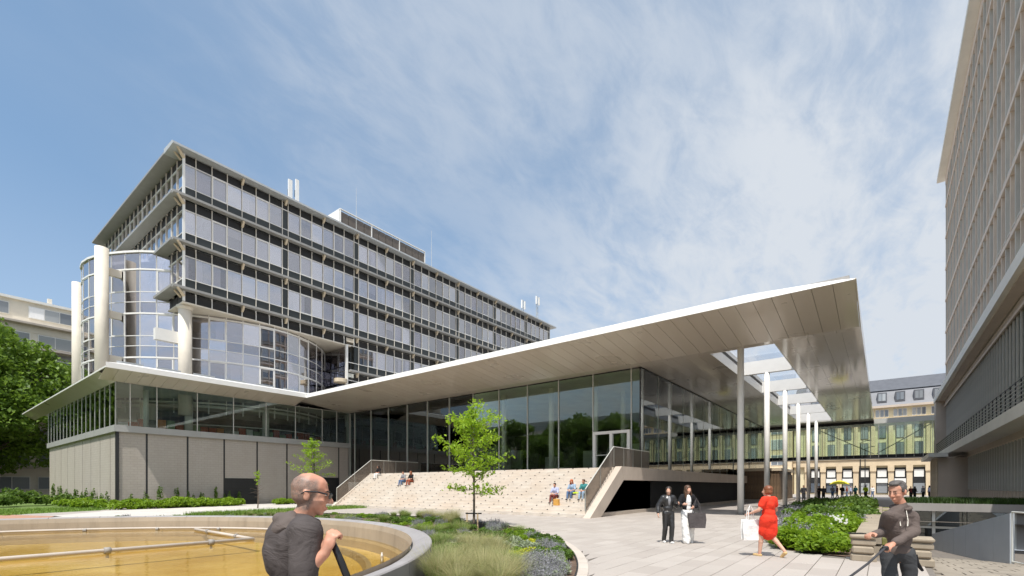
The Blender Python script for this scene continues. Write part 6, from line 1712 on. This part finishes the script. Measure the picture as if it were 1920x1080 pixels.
# ---- two young women walking towards the camera
F = Fig(view(1253, 13.75), CR, CF, 'young woman with tied dark hair in black leather jacket and black trousers')
J = stand(pi, .945, wide=.82, arms={'elR': (.30, -.02, 1.15), 'wrR': (.34, .10, .93), 'elL': (-.27, .02, 1.14), 'wrL': (-.24, .22, 1.22)}, legs={'knR': (.10, .03, .5), 'anR': (.09, -.14, .10), 'toR': (.10, -.0, .05), 'anL': (-.05, .12, .09), 'toL': (-.06, .27, .06), 'knL': (-.08, .10, .5)})
body(F, J, M['skin_light'], .014, RAD(-25), fat=.86); top(F, J, M['leather'], .014, 1.85, .030, False, 1.0, 'jacket', fat=.9); bottoms(F, J, M['leather'], .014, .012, .012); shoes(F, J, C_['white'], .014); hair(F, J, M['hair_dark'], 'bob', .012)
B = Blob(); B.ell(J['chest'] + J['P'](0, .085, 0) + V3(0, 0, .04), (.05, .06, .15), J['R']); F.part(B, 'shirt', .012, C_['grey'])
F = Fig(view(1289, 13.7), CR, CF, 'young woman with long brown hair in white top, black jacket and wide white trousers')
J = stand(pi, .965, wide=.82, arms={'elR': (.27, .0, 1.15), 'wrR': (.20, .20, 1.18), 'elL': (-.28, .0, 1.14), 'wrL': (-.12, .19, 1.10)}, legs={'anR': (.07, .12, .09), 'toR': (.08, .27, .06), 'knR': (.09, .10, .5), 'anL': (-.12, -.14, .10), 'toL': (-.13, .0, .05)})
body(F, J, M['skin_light'], .014, RAD(18), fat=.86); top(F, J, C_['black'], .014, 1.8, .028, False, 1.02, 'jacket', fat=.88)
B = Blob(); B.ell(J['chest'] + J['P'](0, .075, 0) + V3(0, 0, .0), (.082, .075, .20), J['R']); B.ell(J['waist'] + J['P'](0, .05, 0), (.09, .08, .12), J['R']); F.part(B, 'white_top', .012, C_['white'])
bottoms(F, J, C_['white'], .015, .02, .055, fold=.006); shoes(F, J, C_['white'], .014); hair(F, J, M['hair_brown'], 'long', .012)
def tote(at, w, h, d, col, label, strap=.35, name='tote_bag', cat='bag', lean=0):
    e = empty(name, tuple(at), label, cat); e.rotation_euler = (0, 0, atan2(CR.y, CR.x) + lean)
    b = MB(); pts = [(-w * .46, 0), (w * .46, 0), (w * .52, h * .55), (w * .47, h), (-w * .47, h), (-w * .52, h * .55)]
    b.prism(pts, 1, -d / 2, d / 2); me_o = b.build('bag_body', col, None, (0, 0, 0), bevel=.02); me_o.parent = e; me_o.location = (0, 0, 0)
    for s in (-1, 1):
        b = MB().tube([(-w * .22, s * d * .4, h * .95), (-w * .16, s * d * .3, h + strap * .6), (0, 0, h + strap), (w * .16, s * d * .3, h + strap * .6), (w * .22, s * d * .4, h * .95)], .010, 6); o = b.build('strap', col, None, (0, 0, 0)); o.parent = e; o.location = (0, 0, 0)
    return e
p = Vector(view(1306, 13.5, .50)); tote(p, .44, .38, .16, C_['bag'], 'big dark grey tote bag hanging at the side of the woman in white trousers', .44)

# ---- the woman in the red dress, seen from behind, walking left
F = Fig(view(1441, 11.05), CR, CF, 'woman with short auburn hair in a red knee length dress, seen from behind')
J = stand(RAD(28), .955, wide=1.02, arms={'elR': (.29, .0, 1.15), 'wrR': (.28, .16, 1.02), 'elL': (-.28, .06, 1.16), 'wrL': (-.30, .30, 1.06)},
          legs={'knL': (-.10, .12, .50), 'anL': (-.09, .17, .09), 'toL': (-.10, .31, .05), 'knR': (.10, -.06, .48), 'anR': (.12, -.33, .19), 'toR': (.13, -.24, .04)})
body(F, J, M['skin_light'], .013, RAD(20), fat=1.12)
B = Blob(); k = J['k']; R = J['R']
B.ell(J['chest'] + V3(0, 0, .03), (.188, .145, .20), R); B.ell(J['waist'], (.172, .135, .17), R); B.ell(J['hip'] + V3(0, 0, -.02), (.205, .165, .19), R); B.cap(J['shR'], .080, J['shL'], .080)
for n in 'RL': B.cap(J['sh' + n], .082, J['sh' + n].lerp(J['el' + n], .5), .078); q_ = J['hp' + n].lerp(J['kn' + n], .72); B.cap(J['hp' + n] * .9 + J['hip'] * .1, .150, q_ * .8 + V3(J['hip'].x, J['hip'].y, q_.z) * .2, .118)
B.cap(J['hip'], .15, V3(J['hip'].x, J['hip'].y + .02, .55), .15); B.cap(J['neck'] - V3(0, 0, .06), .08, J['neck'] - V3(0, 0, .03), .068)
F.part(B, 'dress', .013, C_['red'], None, 3, None, .006, 9); hair(F, J, M['hair_auburn'], 'bob', .012); shoes(F, J, C_['tan'], .012)
wl = F.w(J['wrL']); tote(Vector((wl.x, wl.y, .42)) + CR * .02, .34, .44, .12, C_['white'], 'white cloth tote bag carried by the woman in the red dress', .36)

# ---- people sitting on the stair
def seated(u, v, zseat, label, tm, bm_, hm, hk, sm_=None, yaw=0, lean=.08, k=.95, col=None):
    # facing -X (down the stair)
    F = Fig((u, v, zseat - .93 * k + .10), (0, -1, 0), (1, 0, 0), label)
    J = stand(pi, k, lean=lean, arms={'elR': (.24, .16, 1.14), 'wrR': (.10, .30, 1.06), 'elL': (-.24, .16, 1.14), 'wrL': (-.08, .32, 1.08)})
    P = J['P']; k = J['k']
    for n, s in (('R', 1), ('L', -1)):
        J['kn' + n] = P(.11 * s, .40, .98); J['an' + n] = P(.10 * s, .44 + .04 * s, .60); J['to' + n] = P(.11 * s, .58 + .04 * s, .555)
    body(F, J, M['skin'], .02, yaw, -.2, hands=True); top(F, J, tm, .02, .9, .02); bottoms(F, J, bm_, .02, .012); shoes(F, J, sm_ or C_['dark'], .018); hair(F, J, hm, hk, .016); return F
zs = lambda i: (i + 1) * RISE; us = lambda i: S0 + i * RUN
seated(us(4) + .22, 14.75, zs(4), 'person in pale blue shirt and brown shorts sitting beside an orange bag on the stair', C_['lilac'], C_['maroon'], M['hair_dark'], 'short')
seated(us(5) + .22, 13.78, zs(5), 'woman with long red hair in pale top and blue jeans sitting on the stair', C_['lightdenim'], C_['denim'], M['hair_red'], 'long', yaw=.3)
seated(us(5) + .22, 13.02, zs(5), 'person in a teal jacket and light jeans sitting beside the right balustrade', C_['teal'], C_['lightdenim'], M['hair_brown'], 'short', yaw=-.6)
seated(us(12) + .22, 33.6, zs(12), 'person in black top and white trousers sitting high beside the left balustrade', C_['black'], C_['white'], M['hair_dark'], 'long', yaw=-.4)
seated(us(9) + .22, 29.5, zs(9), 'person in a grey top and dark jeans sitting on the left half of the stair', C_['grey'], C_['denim'], M['hair_brown'], 'short', yaw=.5)
seated(us(9) + .22, 28.6, zs(9), 'person in black jacket and rust trousers sitting on the left half of the stair', C_['black'], C_['rust'], M['hair_auburn'], 'long', yaw=-.3)
for y, z_, m_, lab, sx in ((14.35, zs(2), C_['orange'], 'orange paper bag standing on the stair', .32), (13.3, zs(4) + .28, C_['hivis'], 'bright lime green folder on the lap of the person in teal', .3)):
    x = us(2) + .14 if m_ is C_['orange'] else us(4) - .02
    e = empty('bag' if m_ is C_['orange'] else 'folder', (x, y, z_), lab, 'bag' if m_ is C_['orange'] else 'folder')
    MB().box(x - .08, x + .10, y - sx / 2, y + sx / 2, z_ + .002, z_ + (.36 if m_ is C_['orange'] else .06)).build('body', m_, e, bevel=.01)
    MB().tube([(x, y - .08, z_ + (.36 if m_ is C_['orange'] else .06)), (x, y, z_ + (.46 if m_ is C_['orange'] else .09)), (x, y + .08, z_ + (.36 if m_ is C_['orange'] else .06))], .01, 5).build('handle', m_, e)

# ---- people far off by the street
CROWD = [(1507, 52, 'dark', 'dark', 'dark', 'person in dark clothes with a pale cap walking between the slim white canopy columns', 0),
 (1536, 58, 'black', 'black', 'dark', 'left one of two figures in black standing close together beyond the last columns', 0), (1544, 57, 'dark', 'black', 'dark', 'right one of two figures in black standing close together beyond the last columns', 1),
 (1561, 68, 'grey', 'denim', 'brown', 'person in grey just left of the yellow umbrella', 0), (1570, 70, 'maroon', 'dark', 'dark', 'person in maroon under the yellow umbrella', 1), (1579, 69, 'black', 'grey', 'dark', 'person in black beside the yellow umbrella', 0),
 (1588, 71, 'rust', 'denim', 'auburn', 'person in a rust coloured coat right of the umbrella group', 1), (1595, 73, 'lilac', 'dark', 'brown', 'person in a lilac top at the right end of the umbrella group', 0),
 (1604, 66, 'teal', 'dark', 'dark', 'person in dark teal standing left of the tall lamp posts', 1), (1623, 64, 'hivis', 'dark', 'dark', 'person in a bright yellow high visibility jacket by the lamp posts', 0),
 (1636, 74, 'white', 'denim', 'brown', 'person in white between the high visibility jacket and the big planter', 1),
 (1708, 60, 'maroon', 'black', 'dark', 'person in maroon and black, leftmost of the row behind the deck grass', 0), (1715, 58, 'black', 'black', 'dark', 'taller person in black, second of the row behind the deck grass', 1),
 (1731, 61, 'grey', 'black', 'dark', 'person in a grey top and black trousers, third of the row behind the deck grass', 0), (1743, 62, 'lilac', 'black', 'dark', 'person in a pale lilac top, fourth of the row behind the deck grass', 1),
 (1768, 56, 'black', 'black', 'dark', 'person in black standing apart next to the entrance of the slab building', 0)]
for px, D, t_, b_, h_, lab, vv in CROWD:
    F = Fig(view(px, D), CR, CF, lab); a = random.uniform(0, 6.28)
    J = stand(a, random.uniform(.95, 1.04), arms={'wrR': (.2, .22, 1.08)} if vv else {'wrL': (-.14, .2, 1.12)}, legs={'anR': (.1, .12, .09), 'toR': (.1, .27, .05), 'anL': (-.1, -.12, .1), 'toL': (-.1, .02, .05)} if vv else None)
    body(F, J, M['skin'], .032, random.uniform(-.6, .6)); top(F, J, C_[t_], .032, 1.7, .03); bottoms(F, J, C_[b_], .032, .02); hair(F, J, M['hair_' + h_], 'long' if vv and px % 2 else 'short', .03); shoes(F, J, C_['dark'], .03)
ux, uy, _ = view(1574, 69.5); um = empty('umbrella', (ux, uy, 1.2), 'yellow umbrella held over the group of people far off by the street', 'umbrella')
b = MB(); n = 8
for i in range(n):
    a, c = 2 * pi * i / n, 2 * pi * (i + 1) / n; pm = (ux, uy, 2.55)
    A1, A2 = (ux + .75 * cos(a), uy + .75 * sin(a), 2.35), (ux + .75 * cos(c), uy + .75 * sin(c), 2.35); B1, B2 = (ux + 1.25 * cos(a), uy + 1.25 * sin(a), 1.98), (ux + 1.25 * cos(c), uy + 1.25 * sin(c), 1.98)
    MB().poly([pm, A1, A2]).poly([A1, B1, B2, A2]).build('canopy_gore', C_['yellow'], um)
MB().cyl(ux, uy, 1.2, 2.62, .015, 6).build('shaft', M['dark_metal'], um)

bpy.data.scenes.remove(TMPS)
